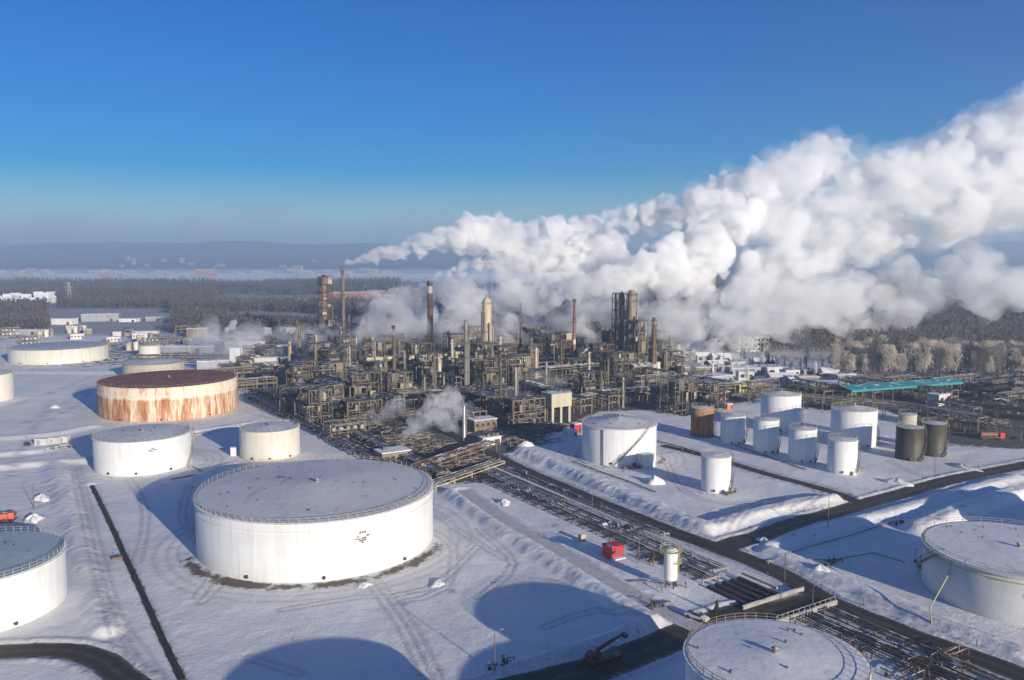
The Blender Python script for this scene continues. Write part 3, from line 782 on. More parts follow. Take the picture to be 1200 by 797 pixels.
# slim vessel with platforms
x, y = TV = (38.7, 193.2); r = thing('upright_vessel', 'slim white upright vessel with yellow platforms between pipe racks and service track', 'vessel', x, y, 0)
b = MB(); b.lathe([(.3, 1.6), (1.5, 2.1), (1.65, 2.6), (1.65, 9.2), (1.45, 9.7), (.7, 10.0), (.05, 10.1)], n=24); b.build('shell', 'tank_white_small', r)
for a in range(4): t_ = a*math.pi/2+.4; MB().box(1.35*math.cos(t_), 1.35*math.sin(t_), -.1, .25, .25, 2.6, t_).build('leg', 'steel_dark', r)
def platform(r, R, z, mat='yellow_paint', w=1.0, a0=0, a1=6.2832, n=20, name='platform'):
    b = MB(); b.ring(R+.02, R+w, z, z+.1, n=n, a0=a0, a1=a1)
    for zz in (z+.6, z+1.15): b.ring(R+w-.08, R+w, zz-.04, zz+.04, n=n, a0=a0, a1=a1)
    k = max(4, int((a1-a0)*(R+w)/1.3))
    for i in range(k): t_ = a0+(a1-a0)*i/k; b.box((R+w-.04)*math.cos(t_), (R+w-.04)*math.sin(t_), z, .08, .08, 1.15, t_)
    return b.build(name, mat, r)
platform(r, 1.65, 9.3); platform(r, 1.65, 6.6, a0=-1.2, a1=1.0)
b = MB()
for i in range(24): b.box(1.85, -.5, .3+i*.4, .06, .5, .06)
b.bar((1.85, -.75, 0), (1.85, -.75, 9.6), .07); b.bar((1.85, -.25, 0), (1.85, -.25, 9.6), .07); b.build('ladder', 'yellow_paint', r)
b = MB(); b.path([(0, 0, 1.7), (0, 0, .7), (-4, 2, .7), (-9, 2, .7)], .18); b.path([(-1.5, -1.2, 2), (-2.6, -2.5, 1.2), (-2.6, -3.6, .3)], .14); b.path([(1.2, -1.4, 1.5), (3.5, -2.4, 1.0), (3.8, 1, 1.0)], .16); b.build('pipework', 'steel_tan', r)
# pipework and valves round the vessel foot
rng = random.Random(4)
def manifold(x, y, w, d, label, seed, mats=('steel_grey', 'steel_tan', 'steel_dark'), h=1.6, group=None):
    g = random.Random(seed); r = thing('pipe_manifold', label, 'pipework', x, y, 0, GRID, group)
    for j, mt in enumerate(mats):
        b = MB()
        for i in range(int(w*d/12)+3):
            u, v = g.uniform(-w/2, w/2), g.uniform(-d/2, d/2); z = g.uniform(.2, h*.7); L = g.uniform(1.5, w*.4)
            if g.random() < .5: b.path([(u, v, z), (u+L, v, z), (u+L, v, 0)], g.uniform(.08, .2), n=6)
            else: b.path([(u, v, 0), (u, v, z), (u, v+L*.6, z)], g.uniform(.08, .2), n=6)
        b.build('pipework', mt, r)
    for i in range(int(w*d/22)+3):
        b = MB(); u, v = g.uniform(-w/2, w/2), g.uniform(-d/2, d/2); b.box(u, v, .2, .5, .5, .7); b.tube((u, v, .9), (u, v, h), .06, n=6); b.tube((u, v, h), (u, v, h+.06), .3, n=8)
        b.build('valve', 'steel_dark', r)
    return r
manifold(*site(112, 13), 6, 6, 'pipework and valves in front of the slim white vessel', 11)
manifold(*site(118, 18), 9, 8, 'tangle of valves and pipes between the slim vessel and the dark ducts', 12)
manifold(*at(760, 716), 9, 3, 'dark valve group on shaded snow left of the white pickup', 13, mats=('steel_dark', 'steel_dark'))
manifold(*at(1049, 614), 6, 2.5, 'dark valve group on the berm left of the yellow pipe tank', 14, mats=('steel_dark', 'steel_rust'))
manifold(*at(1080, 662), 4, 5, 'dark pipework against the shaded side of the yellow pipe tank', 15, mats=('steel_dark', 'steel_dark'), h=3.6)
manifold(*at(972, 662), 7, 3.5, 'brown valves and fittings half buried in snow by the road bend', 16, mats=('steel_rust', 'steel_tan'))
manifold(*at(745, 549), 12, 2, 'valves along the foot of the stair tank', 17)
manifold(*at(856, 579), 7, 1.6, 'low pipework at the foot of the lone slim tank', 18)
manifold(*at(1000, 770), 16, 3, 'brown pipe bends beside the brown railed tank', 19, mats=('steel_rust', 'steel_grey', 'steel_tan'))
manifold(*at(1085, 788), 18, 8, 'pipe bends and beams at the bottom edge right of the pipe rack', 20, mats=('steel_tan', 'steel_grey', 'steel_rust'), h=3)
manifold(*at(583, 783), 5, 3, 'small pipe group at the foot of the light pole on the bottom berm', 21, mats=('steel_tan', 'steel_grey'))
manifold(*at(240, 640), 5, 3, 'dark fittings in the shadow left of the largest tank', 22, mats=('steel_dark',))
manifold(*at(68, 527), 10, 3, 'grey pipe stubs right of the row of pale boxes on the berm', 23)
# pipe lines between tanks
def line(label, pts, r_, mat='steel_grey', lift=.5):
    rt = thing('pipeline', label, 'pipeline', 0, 0)
    pp = [(*at(*p), lift) for p in pts]
    b = MB(); b.path(pp, r_, n=7); b.build('pipe', mat, rt)
    b = MB()
    for (a, c) in zip(pp, pp[1:]):
        k = max(1, int(math.dist(a, c)/6))
        for i in range(k): q = [a[j]+(c[j]-a[j])*i/k for j in (0, 1)]; b.box(q[0], q[1], -.3, .3, .5, lift+.2)
    b.build('support', 'concrete', rt)
line('thin pipeline over the shaded snow towards the yellow pipe tank', [(922, 657), (975, 658), (1024, 650), (1060, 661)], .12)
line('pipeline along the shaded basin below the crossing road', [(900, 660), (940, 645), (1000, 628), (1040, 615)], .14)
line('dark pipeline along the foot of the stair tank towards the berm', [(672, 542), (700, 553), (735, 565), (768, 578)], .2, 'steel_dark')
line('pipeline on the snow between the small rusty tank and the stair tank', [(770, 519), (800, 527), (850, 543)], .22, 'steel_dark', .9)
line('pipeline behind the row of small white tanks', [(838, 512), (870, 526), (905, 538), (945, 552)], .2)
line('long pipeline below the white tank in front of the rusty tank', [(226, 548), (242, 556), (200, 563)], .2, 'steel_dark')
line('pipeline in the shadow left of the smaller white tank', [(228, 510), (262, 503), (300, 499)], .25, 'steel_rust')
line('dark pipeline along the berm at the left edge', [(0, 533), (40, 529), (76, 521)], .3, 'steel_dark')
line('thin pipeline crossing the far left snow field', [(0, 438), (60, 437), (130, 437), (215, 440)], .25, 'insulation', .8)
for i, (px, py, w_) in enumerate(((49, 521, 8), (64, 519.5, 7), (76, 518, 6))):
    x, y = at(px, py); r = thing('container', ['first', 'second', 'third'][i]+' pale box from the left in the row on the left berm', 'container', x, y, gz(x, y)-.1, -.05, 'pale boxes on the left berm')
    MB().box(0, 0, 0, w_*.62, 2.4, 2.5).build('wall', 'wall_pale', r); MB().box(0, 0, 2.5, w_*.62+.3, 2.7, .15).build('roof', 'roof_snow', r)
    MB().box(-w_*.1, -1.22, .2, 1.1, .06, 1.9).build('door', 'wall_grey', r)
x, y = at(32, 522); r = thing('pump', 'small dark pump unit left of the pale boxes on the berm', 'pump', x, y, gz(x, y), 0)
MB().box(0, 0, 0, 2.4, 1.2, .6).build('base', 'steel_dark', r); MB().tube((-.9, 0, 1.1), (.9, 0, 1.1), .5).build('motor', 'steel_dark', r)
x, y = at(274, 534); r = thing('cabinet', 'white cabinet at the left foot of the smaller white tank', 'cabinet', x, y, 0, .2)
MB().box(0, 0, 0, 2.2, 2.0, 3.4).build('wall', 'white_steel', r); MB().box(0, 0, 3.4, 2.4, 2.2, .12).build('roof', 'roof_snow', r)
# old timber stack
x, y = at(745, 626); r = thing('timber_stack', 'scattered brown timber planks on the pipe racks near the red shed', 'timber', x, y, .9, GRID-math.pi/2)
rng = random.Random(9)
for i in range(26):
    b = MB(); a = rng.uniform(-.35, .35); u, v = rng.uniform(-6, 6), rng.uniform(-4, 4); L = rng.uniform(2.5, 5); z = .1+rng.random()*.9
    b.bar((u-L/2*math.cos(a), v-L/2*math.sin(a), z), (u+L/2*math.cos(a), v+L/2*math.sin(a), z+rng.uniform(-.15, .3)), .35, .12); b.build('plank', 'wood_old', r)
x, y = at(711, 618); r = thing('tarpaulin_pile', 'snow covered pile under pale tarpaulin left of the timber', 'pile', x, y, 0, GRID)
b = MB(); b.box(0, 0, 0, 4.6, 2.6, .9); b.add([(-2.3, -1.3, .9), (2.3, -1.3, .9), (2.3, 1.3, .9), (-2.3, 1.3, .9), (-1.6, 0, 1.5), (1.6, 0, 1.5)], [(0, 1, 5, 4), (2, 3, 4, 5), (1, 2, 5), (3, 0, 4)]); b.build('cover', 'roof_snow', r)

# vehicles
def wheel(b, x, y, R, w): b.tube((x, y-w/2, R), (x, y+w/2, R), R, n=14)
def pickup(x, y, rz, label, mat='white_steel'):
    r = thing('pickup_truck', label, 'pickup', x, y, 0, rz)
    b = MB()   # side profile extruded
    prof = [(-2.7, .55), (-2.7, 1.12), (-.75, 1.12), (-.6, 1.12), (1.15, 1.15), (2.5, 1.0), (2.65, .55)]
    vs = [(u, -.92, z) for u, z in prof]+[(u, .92, z) for u, z in prof]; n = len(prof)
    b.add(vs, [tuple(range(n)), tuple(range(2*n-1, n-1, -1))]+[(i, i+n, (i+1) % n+n, (i+1) % n) for i in range(n)]); body = b.build('body', mat, r)
    prof = [(-.75, 1.13), (-.6, 1.78), (.55, 1.8), (1.2, 1.16)]
    vs = [(u, -.8, z) for u, z in prof]+[(u, .8, z) for u, z in prof]; n = 4
    MB().add(vs, [tuple(range(n)), tuple(range(2*n-1, n-1, -1))]+[(i, i+n, (i+1) % n+n, (i+1) % n) for i in range(n)]).build('window', 'glass_dark', r)
    MB().box(-.02, 0, 1.8, 1.1, 1.5, .05).build('cab_roof', mat, r)
    for u in (-1.75, 1.65):
        for v in (-.86, .86):
            b = MB(); wheel(b, u, v, .42, .26); b.build('wheel', 'black_rubber', r)
    for v in (-.65, .65): MB().box(2.62, v, .75, .06, .3, .18).build('headlight', 'silver', r)
    MB().box(-1.72, 0, 1.125, 1.8, 1.5, .03).build('load_bed', 'steel_dark', r)
    return r
x, y = at(817, 726); pickup(x, y, math.atan2(-.849, .528)+.25, 'white pickup with dark windows parked at the end of the service track', 'white_steel')
def crane_truck(x, y, rz):
    r = thing('crane_truck', 'red truck darkened for shade, with a folded telescopic boom on the shaded road verge', 'truck', x, y, .05, rz)
    MB().box(0, 0, .75, 8.4, 2.3, .35).build('chassis', 'steel_dark', r)
    b = MB(); prof = [(-4.6, .9), (-4.7, 2.0), (-4.3, 3.0), (-2.9, 3.05), (-2.9, .9)]; n = 5
    vs = [(u, -1.2, z) for u, z in prof]+[(u, 1.2, z) for u, z in prof]
    b.add(vs, [tuple(range(n)), tuple(range(2*n-1, n-1, -1))]+[(i, i+n, (i+1) % n+n, (i+1) % n) for i in range(n)]); cab = b.build('cab', 'red_shaded', r)
    b = MB(); b.box(-4.63, 0, 2.0, .1, 2.0, .8); b.box(-3.7, -1.21, 2.0, 1.0, .05, .7); b.box(-3.7, 1.21, 2.0, 1.0, .05, .7); b.build('window', 'glass_dark', cab)
    MB().box(.9, 0, 1.1, 6.0, 2.3, .7).build('load_bed', 'steel_grey', r)
    b = MB(); b.box(-2.0, 0, 1.1, 1.3, 1.3, 1.8); b.tube((-2, 0, 2.6), (-2, 0, 3.4), .5); b.build('turret', 'red_shaded', r)
    b = MB(); b.bar((-2, 0, 3.4), (2.2, 0, 4.9), .6, .65); b.build('boom', 'red_shaded', r); b = MB(); b.bar((2.0, 0, 4.85), (5.2, 0, 5.8), .35, .4); b.build('boom_tip', 'red_shaded', r)
    b = MB(); b.box(5.3, 0, 4.9, 1.0, 1.2, 1.0); b.bar((5.0, -.3, 5), (5.0, -.3, .8), .06); b.build('basket', 'steel_dark', r)
    for u in (-3.6, 1.6, 2.8):
        for v in (-1.05, 1.05):
            b = MB(); wheel(b, u, v, .5, .35); b.build('wheel', 'black_rubber', r)
    for u in (-1.2, 3.8):
        for v in (-1.7, 1.7): MB().bar((u, v*.6, .8), (u, v, .1), .16).build('outrigger', 'steel_dark', r)
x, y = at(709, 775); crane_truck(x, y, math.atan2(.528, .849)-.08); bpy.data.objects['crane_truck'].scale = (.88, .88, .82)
x, y = at(5, 612); r = thing('dump_truck', 'bright orange truck at the left edge behind the corner tank', 'truck', x, y, gz(x, y), .2)
MB().box(0, 0, .7, 6.4, 2.3, .5).build('chassis', 'steel_dark', r)
b = MB(); b.add([(-3.2, -1.2, 1.2), (1.2, -1.2, 1.2), (1.2, 1.2, 1.2), (-3.2, 1.2, 1.2), (-3.5, -1.3, 2.9), (1.3, -1.3, 2.7), (1.3, 1.3, 2.7), (-3.5, 1.3, 2.9)], [(3, 2, 1, 0), (4, 5, 6, 7), (0, 1, 5, 4), (1, 2, 6, 5), (2, 3, 7, 6), (3, 0, 4, 7)]); b.build('tipper_body', 'orange_paint', r)
MB().box(2.3, 0, 1.1, 1.7, 2.3, 1.9).build('cab', 'orange_paint', r); MB().box(3.16, 0, 2.0, .06, 2.0, .8).build('window', 'glass_dark', r)
for u in (-2.3, -1.1, 2.2):
    for v in (-1.0, 1.0):
        b = MB(); wheel(b, u, v, .5, .35); b.build('wheel', 'black_rubber', r)

# light poles and masts
def pole(px, py, h, label, heads=1, group='light poles along the roads', hang=1.4):
    x, y = at(px, py); r = thing('light_pole', label, 'light pole', x, y, gz(x, y)-.1, GRID, group)
    MB().tube((0, 0, 0), (0, 0, h), .13, .07, n=8).build('pole', 'steel_grey', r)
    for k in range(heads):
        a = math.pi*k
        MB().bar((0, 0, h), (math.cos(a)*hang, 0, h+.25), .08).build('arm', 'steel_grey', r)
        MB().box(math.cos(a)*(hang+.2), 0, h+.15, .7, .28, .14).build('lamp_head', 'silver', r)
pole(970, 622, 9.5, 'light pole on the verge where the crossing road leaves the junction')
pole(919.5, 680, 7, 'light pole with two heads beside the curb of the main road bend', 2)
pole(748, 660, 8, 'light pole on the pipe racks left of the slim white vessel')
pole(766, 664, 9, 'light pole closest to the slim white vessel')
pole(661, 602, 7.5, 'light pole between the narrow rack and the main road, short of the timber')
pole(580, 789, 7.5, 'light pole on the bottom snow berm below the large shadow', 1)
pole(541, 735, 0.9, 'short marker stake in the snow beside the large shadow', 0, None) if False else None
pole(952, 716, 6, 'light pole standing at the concrete culvert beam')
pole(694, 599, 6, 'light pole near the snow covered tarpaulin pile')
pole(1095, 560, 9, 'light pole at the far verge of the crossing road')
pole(586, 545, 9, 'light pole at the works gate on the main road')
pole(40, 596, 8, 'light pole behind the orange truck')
# leaning snow fence posts along the road verges
k = 0
for road, side in (('main', 1), ('main', -1), ('cross', 1)):
    w_, pts = ROADS[road]
    for i in range(14, len(pts)-12, 7):
        x0, y0 = pts[i]; x1, y1 = pts[i+1]; L = math.hypot(x1-x0, y1-y0) or 1
        x, y = x0-(y1-y0)/L*side*(w_/2+1.2), y0+(x1-x0)/L*side*(w_/2+1.2)
        if not (90 < y < 330) or min(seg_dist(np.array([x]), np.array([y]), q)[0]-w2/2 for w2, q in ROADS.values()) < .6: continue
        if k == 0:
            mp = thing('marker_post', 'thin dark marker post in the snowbank along the road', 'post', x, y, gz(x, y)-.2, 0, 'marker posts along the roads')
            MB().box(0, 0, 0, .14, .14, 1.7).build('post', 'steel_dark', mp); MB().box(0, 0, 1.3, .17, .17, .25).build('reflector', 'red_paint', mp); proto(mp)
        dup(mp, x, y, gz(x, y)-.25); k += 1
# a spruce by the pickup
def spruce(x, y, h, label, name='spruce_tree', seed=1, group=None, mat='spruce'):
    g = random.Random(seed); r = thing(name, label, 'tree', x, y, gz(x, y)-.1 if y < 900 else 0, g.random()*6, group)
    MB().tube((0, 0, 0), (0, 0, h*.95), h*.02+.04, .03, n=6).build('trunk', 'bark', r)
    b = MB(); k = 260
    for i in range(k):
        t = g.random()**.8; z = h*(.1+.88*t); rr = h*.24*(1-t)*(.7+.5*g.random())+.1; a = g.random()*6.283; s_ = h*.07*(1.2-t*.7)
        c, q = math.cos(a), math.sin(a); cx_, cy_ = c*rr*.6, q*rr*.6
        b.add([(cx_*.4-q*s_*.5, cy_*.4+c*s_*.5, z+s_*.3), (cx_*.4+q*s_*.5, cy_*.4-c*s_*.5, z+s_*.3), (c*rr, q*rr, z-s_*.6)], [(0, 1, 2)])
        b.add([(cx_*.5, cy_*.5, z+s_*.6), (c*rr-q*s_*.3, q*rr+c*s_*.3, z-s_*.5), (c*rr+q*s_*.3, q*rr-c*s_*.3, z-s_*.2)], [(0, 1, 2)])
    b.build('crown', mat, r); return r
x, y = at(840, 719); spruce(x, y, 3.6, 'small dark green spruce between the white pickup and the dark ducts')

# rough snow lumps thrown up by the plough
def lump(px, py, w, d, h, label, seed):
    x, y = at(px, py); g = np.random.default_rng(seed); b = MB(); n_ = 18; k = 7; vs = []
    ph = g.uniform(0, 6, 6)
    for j in range(k):
        t = j/(k-1)
        for i in range(n_):
            a = 2*math.pi*i/n_; rr = (1-t**1.6)*(1+.25*math.sin(3*a+ph[0])+.16*math.sin(5*a+ph[1]+t*4)+.12*math.sin(9*a+ph[2]))
            vs.append((w/2*rr*math.cos(a), d/2*rr*math.sin(a), h*t**.9*(1+.2*math.sin(4*a+ph[3]))-.15))
    b.add(vs, [(j*n_+i, j*n_+(i+1) % n_, (j+1)*n_+(i+1) % n_, (j+1)*n_+i) for j in range(k-1) for i in range(n_)], True)
    o = b.build('snow_heap', 'roof_snow_white', None, (x, y, gz(x, y)), g.uniform(0, 3)); tag(o, label, 'snow heap')
    return o
for a in ((766, 566, 8, 5, 2.6, 'pointed snow heap in front of the stair tank', 1), (425, 687, 4, 3, .8, 'small snow lump in front of the largest tank', 2), (513, 684, 6, 3, .9, 'low snow lump right of the largest tank', 3),
          (1052, 567, 9, 4, 1.8, 'rough snow heap at the fork of lane and crossing road', 4), (1000, 556, 5, 3, 1.4, 'snow heap beside the tank lane right of the last small tank', 5), (1128, 548, 12, 4, 1.3, 'long bright snow bank before the dark olive tanks', 6),
          (65, 478, 6, 4, 1.4, 'small snow pile on the open field left of the rusty tank', 7), (40, 610, 6, 5, 2.0, 'bright snow pile behind the lower left tank', 8), (50, 586, 7, 4, 1.8, 'snow pile with a blue shaded side above the orange truck', 9),
          (590, 590, 6, 4, 1.5, 'snow heap between the works and the service track', 10), (615, 523, 8, 4, 2.0, 'bright snow heap at the foot of the berm by the works gate', 11), (900, 591, 5, 3, 1.1, 'snow heap on the flat right of the lone slim tank', 12),
          (895, 636, 5, 3, 1.2, 'snow pile in the shade inside the road bend', 13), (640, 757, 6, 3, .9, 'snow mound on the shaded berm at the bottom', 14), (960, 672, 5, 3, 1.3, 'snow mound beside the brown fittings at the road bend', 15),
          (820, 572, 5, 3, 1.2, 'snow heap left of the lone slim tank', 16), (150, 447, 9, 5, 1.5, 'snow mound behind the rusty tank', 17)): lump(*a)
# ------------------------------------------------------------------ the works: tall landmarks first
LAND = [(70, 420, 'wide blue roofed tank'), (175, 420, 'small cream tank'), (15, 385, 'low shed at the left edge'), (240, 400, 'tan boiler house')]    # (px, py, short description) used to tell the smaller plant apart
def vert(px, ytop, ybase):
    x, y = at(px, ybase); return x, y, height_at(ytop, y)
def mark(px, py, short): LAND.append((px, py, short))

def column(px, ytop, ybase, wpx, mat, label, short, plats=5, seed=0, name='distillation_column', cat='column', rz=GRID, pipes=2, base=None, dome=True, pm='steel_grey'):
    x, y, h = vert(px, ytop, ybase); R = max(.5, wpx/2/960*y); mark(px, ybase, short)
    r = thing(name, label, cat, x, y, 0, rz); r['kind'] = 'thing'; b = MB()
    if dome: b.lathe([(R*1.05, 0), (R*1.05, h*.06), (R, h*.065), (R, h*.55), (R*.88, h*.58), (R*.88, h-R*.9), (R*.62, h-R*.3), (.05, h)], n=20)
    else: b.lathe([(R*1.1, 0), (R, h*.3), (R*.85, h), (R*.7, h), (R*.7, h-1)], n=16)
    b.build('shell', mat, r); g = random.Random(seed)
    for i in range(plats):
        z = h*(.18+.78*(i+.6)/plats); a0 = g.uniform(-3, 1)
        platform(r, R*.95, z, pm, w=1.1, a0=a0, a1=a0+g.uniform(2.6, 5.2), n=12)
    b = MB(); a = g.uniform(-2.4, -.6)
    for d in (-.3, .3): b.bar((math.cos(a)*(R+.3)-math.sin(a)*d, math.sin(a)*(R+.3)+math.cos(a)*d, 0), (math.cos(a)*(R+.3)-math.sin(a)*d, math.sin(a)*(R+.3)+math.cos(a)*d, h*.96), .1)
    for i in range(int(h/1.2)): b.box(math.cos(a)*(R+.3), math.sin(a)*(R+.3), i*1.2, .08, .6, .08, a)
    b.build('ladder', pm, r)
    for i in range(pipes):
        a = g.uniform(-3.1, .2); rr = R*g.uniform(.1, .2)+.08; zt = h*g.uniform(.5, .97); c, q = math.cos(a)*(R+rr+.15), math.sin(a)*(R+rr+.15)
        MB().path([(c*.6, q*.6, zt+rr), (c, q, zt), (c, q, 3.0), (c*3, q*3, 3.0)], rr, n=8).build('riser_pipe', g.choice(['insulation', 'steel_grey', 'silver']), r)
    return r
def stack(px, ytop, ybase, wpx, mat, label, short, bands=None, name='chimney', taper=.65, rim='steel_dark', ring=2, z0=0):
    x, y, h = vert(px, ytop, ybase); R = max(.35, wpx/2/960*y); mark(px, ybase, short)
    r = thing(name, label, 'chimney', x, y, z0, GRID)
    R1 = R*taper; b = MB(); b.lathe([(R, 0), (R1, h), (R1*.8, h), (R1*.8, h-1.5)], n=18); b.build('shaft', mat, r)
    for f0, f1, bm in (bands or []):
        ra, rb = R+(R1-R)*f0+.04, R+(R1-R)*f1+.04
        MB().lathe([(ra, h*f0), (rb, h*f1)], n=18).build('painted_band', bm, r)
    MB().ring(R1, R1+.3, h-.9, h-.5, n=18).build('rim', rim, r)
    for i in range(ring): platform(r, R1, h*(.96-.3*i), 'steel_dark', w=1.0, n=12)
    b = MB(); b.bar((R+.25, 0, 0), (R1+.25, 0, h), .14, .4); b.build('ladder', 'steel_grey', r)
    return r
def structure_mb(w, d, h, lev, bays=(2, 2), t=.35, brace=True, rngs=0):
    g = random.Random(rngs); b = MB(); nx_, ny_ = bays
    xs_ = [-w/2+w*i/nx_ for i in range(nx_+1)]; ys_ = [-d/2+d*j/ny_ for j in range(ny_+1)]
    for x in xs_:
        for y in ys_: b.box(x, y, 0, t, t, h)
    for k in range(1, lev+1):
        z = h*k/lev-t
        for y in ys_: b.box(0, y, z, w, t*.8, t*.8)
        for x in xs_: b.box(x, 0, z+.01, t*.8, d, t*.8)
        if brace:
            for i in range(nx_):
                if g.random() < .5: b.bar((xs_[i], ys_[0], z), (xs_[i+1], ys_[0], z-h/lev+t), t*.5)
                if g.random() < .5: b.bar((xs_[i+1], ys_[-1], z), (xs_[i], ys_[-1], z-h/lev+t), t*.5)
            for j in range(ny_):
                if g.random() < .5: b.bar((xs_[-1], ys_[j], z), (xs_[-1], ys_[j+1], z-h/lev+t), t*.5)
    return b
def decks_mb(w, d, h, lev, seed, over=.5):
    g = random.Random(seed); b = MB()
    for k in range(1, lev+1):
        z = h*k/lev+.01
        u0, u1 = -w/2-over*g.random(), w/2+over*g.random(); v0, v1 = -d/2-over*g.random(), d/2+over*g.random()
        if g.random() < .4: u0 += w*g.uniform(.2, .45)
        b.box((u0+u1)/2, (v0+v1)/2, z, u1-u0, v1-v0, .12)
        for zz in (.6, 1.1):
            for (a, c) in (((u0, v0), (u1, v0)), ((u1, v0), (u1, v1)), ((u0, v1), (u1, v1)), ((u0, v0), (u0, v1))): b.bar((*a, z+zz), (*c, z+zz), .08)
    return b
def equipment(r, w, d, h, lev, seed, mats=('insulation', 'silver', 'steel_tan', 'steel_grey', 'concrete'), n=6):
    g = random.Random(seed)
    for i in range(n):
        k = g.randint(0, lev-1); z = h*k/lev+.15; hh = h/lev; b = MB(); u, v = g.uniform(-w*.35, w*.35), g.uniform(-d*.35, d*.35); q = g.random()
        if q < .4:
            R = g.uniform(.6, 1.3); L = g.uniform(3, 6); b.tube((u-L/2, v, z+R+.4), (u+L/2, v, z+R+.4), R, n=12); b.box(u-L*.3, v, z, .3, R*1.4, R); b.box(u+L*.3, v, z, .3, R*1.4, R); b.build('horizontal_drum', g.choice(mats), r)
        elif q < .75:
            R = g.uniform(.6, 1.4); H = min(hh*.9, g.uniform(2.5, 6)) if k < lev-1 else g.uniform(3, 7); b.lathe([(R, z), (R, z+H*.85), (R*.6, z+H*.97), (.05, z+H)], n=14, x=u, y=v); b.build('upright_drum', g.choice(mats), r)
        else:
            b.box(u, v, z, g.uniform(2, 4), g.uniform(1.5, 3), g.uniform(1.5, 3)); b.build('housing', g.choice(mats), r)
def piping(r, w, d, h, seed, n=14, mats=('insulation', 'steel_grey', 'steel_tan', 'steel_rust')):
    g = random.Random(seed)
    for mt in mats:
        b = MB()
        for i in range(max(2, n//len(mats))):
            R = g.choice([.1, .15, .2, .3]); u, v = g.uniform(-w/2, w/2), g.uniform(-d/2, d/2); z = g.uniform(1, h*.95)
            u2, v2, z2 = g.uniform(-w/2-1, w/2+1), g.uniform(-d/2-1, d/2+1), g.uniform(.2, h)
            b.path([(u, v, z), (u2, v, z), (u2, v2, z), (u2, v2, z2)], R, n=6)
        b.build('pipework', mt, r)
def cladding(r, w, d, h, lev, seed, n, mats=('steel_dark', 'steel_grey', 'steel_tan', 'cladding_tan', 'steel_dark')):
    g = random.Random(seed+50)
    for i in range(n):
        k = g.randint(0, lev-1); z = h*k/lev+.2; hh = h/lev*g.uniform(.6, 1.9); hh = min(hh, h-z); f = g.choice((-.45, 0, .45)); L = g.uniform(.25, .5)
        if g.random() < .6: MB().box(w*f*.5, -d/2-.25, z, w*L, .12, hh).build('cladding', g.choice(mats), r)
        else: MB().box(-w/2-.25, d*f*.5, z, .12, d*L, hh).build('cladding', g.choice(mats), r)
def tower(px, ytop, ybase, wpx, label, short, lev=6, mat='steel_grey', seed=0, depth=1.0, n=8, name='process_structure', drum=None, cat='structure'):
    x, y, h = vert(px, ytop, ybase); w = wpx/960*y*.8; d = w*depth; mark(px, ybase, short)
    r = thing(name, label, cat, x, y, 0, GRID)
    structure_mb(w, d, h, lev, rngs=seed, t=.45).build('frame', mat, r)
    decks_mb(w, d, h, lev, seed).build('decking', 'steel_dark', r)
    equipment(r, w, d, h, lev, seed+1, n=n); piping(r, w, d, h, seed+2, n=16); cladding(r, w, d, h, lev, seed, 5)
    if drum:
        R = w*.3; MB().lathe([(R, 0), (R, h*.97), (R*.5, h*1.02), (.05, h*1.03)], n=18, x=drum).build('main_vessel', 'steel_rust' if seed == 5 else 'steel_tan', r)
    return r
def building(px, ybase, wm, dm, hm, label, short=None, wall='wall_pale', roof='roof_snow', rz=GRID, win=0, door=True, gable=0.0, name='industrial_building', cat='building', group=None, rows=1, z=0, wmat='glass_dark'):
    x, y = at(px, ybase)
    if short: mark(px, ybase, short)
    r = thing(name, label, cat, x, y, z, rz, group)
    b = MB(); b.box(0, 0, 0, wm, dm, hm)
    if gable:
        for u in (-wm/2, wm/2): b.add([(u, -dm/2, hm), (u, dm/2, hm), (u, 0, hm+gable)], [(0, 1, 2)])
    b.build('wall', wall, r); b = MB()
    if gable:
        for s_ in (-1, 1): b.add([(-wm/2-.4, s_*(dm/2+.5), hm-.1), (wm/2+.4, s_*(dm/2+.5), hm-.1), (wm/2+.4, 0, hm+gable+.15), (-wm/2-.4, 0, hm+gable+.15), (-wm/2-.4, s_*(dm/2+.5), hm+.2), (wm/2+.4, s_*(dm/2+.5), hm+.2), (wm/2+.4, 0, hm+gable+.45), (-wm/2-.4, 0, hm+gable+.45)], [(0, 1, 2, 3), (4, 5, 6, 7), (0, 1, 5, 4), (1, 2, 6, 5), (2, 3, 7, 6), (3, 0, 4, 7)])
    else: b.box(0, 0, hm+.002, wm+.5, dm+.5, .35)
    ro = b.build('roof', roof, r)
    if not gable and wm > 8:
        v = MB(); g = random.Random(int(px*7)); 
        for i in range(3): v.box(g.uniform(-wm*.4, wm*.4), g.uniform(-dm*.3, dm*.3), hm+.3, 1.4, 1.2, 1.0)
        v.build('roof_vent', 'steel_grey', ro)
    for k in range(rows):
        for i in range(win):
            u = -wm/2+wm*(i+.5)/win; zz = hm*(k+.35)/rows
            f = MB().box(u, -dm/2-.03, zz, wm/win*.5, .08, hm/rows*.38).build('window', wmat, r)
    for i in range(max(1, win//2)) if win else ():
        v = -dm/2+dm*(i+.5)/max(1, win//2); MB().box(-wm/2-.03, v, hm*.35, .08, 1.2, 1.2).build('window', wmat, r)
    if door: MB().box(wm*.3, -dm/2-.04, 0, min(3, wm*.25), .08, min(3.2, hm*.7)).build('door', 'steel_dark', r)
    return r

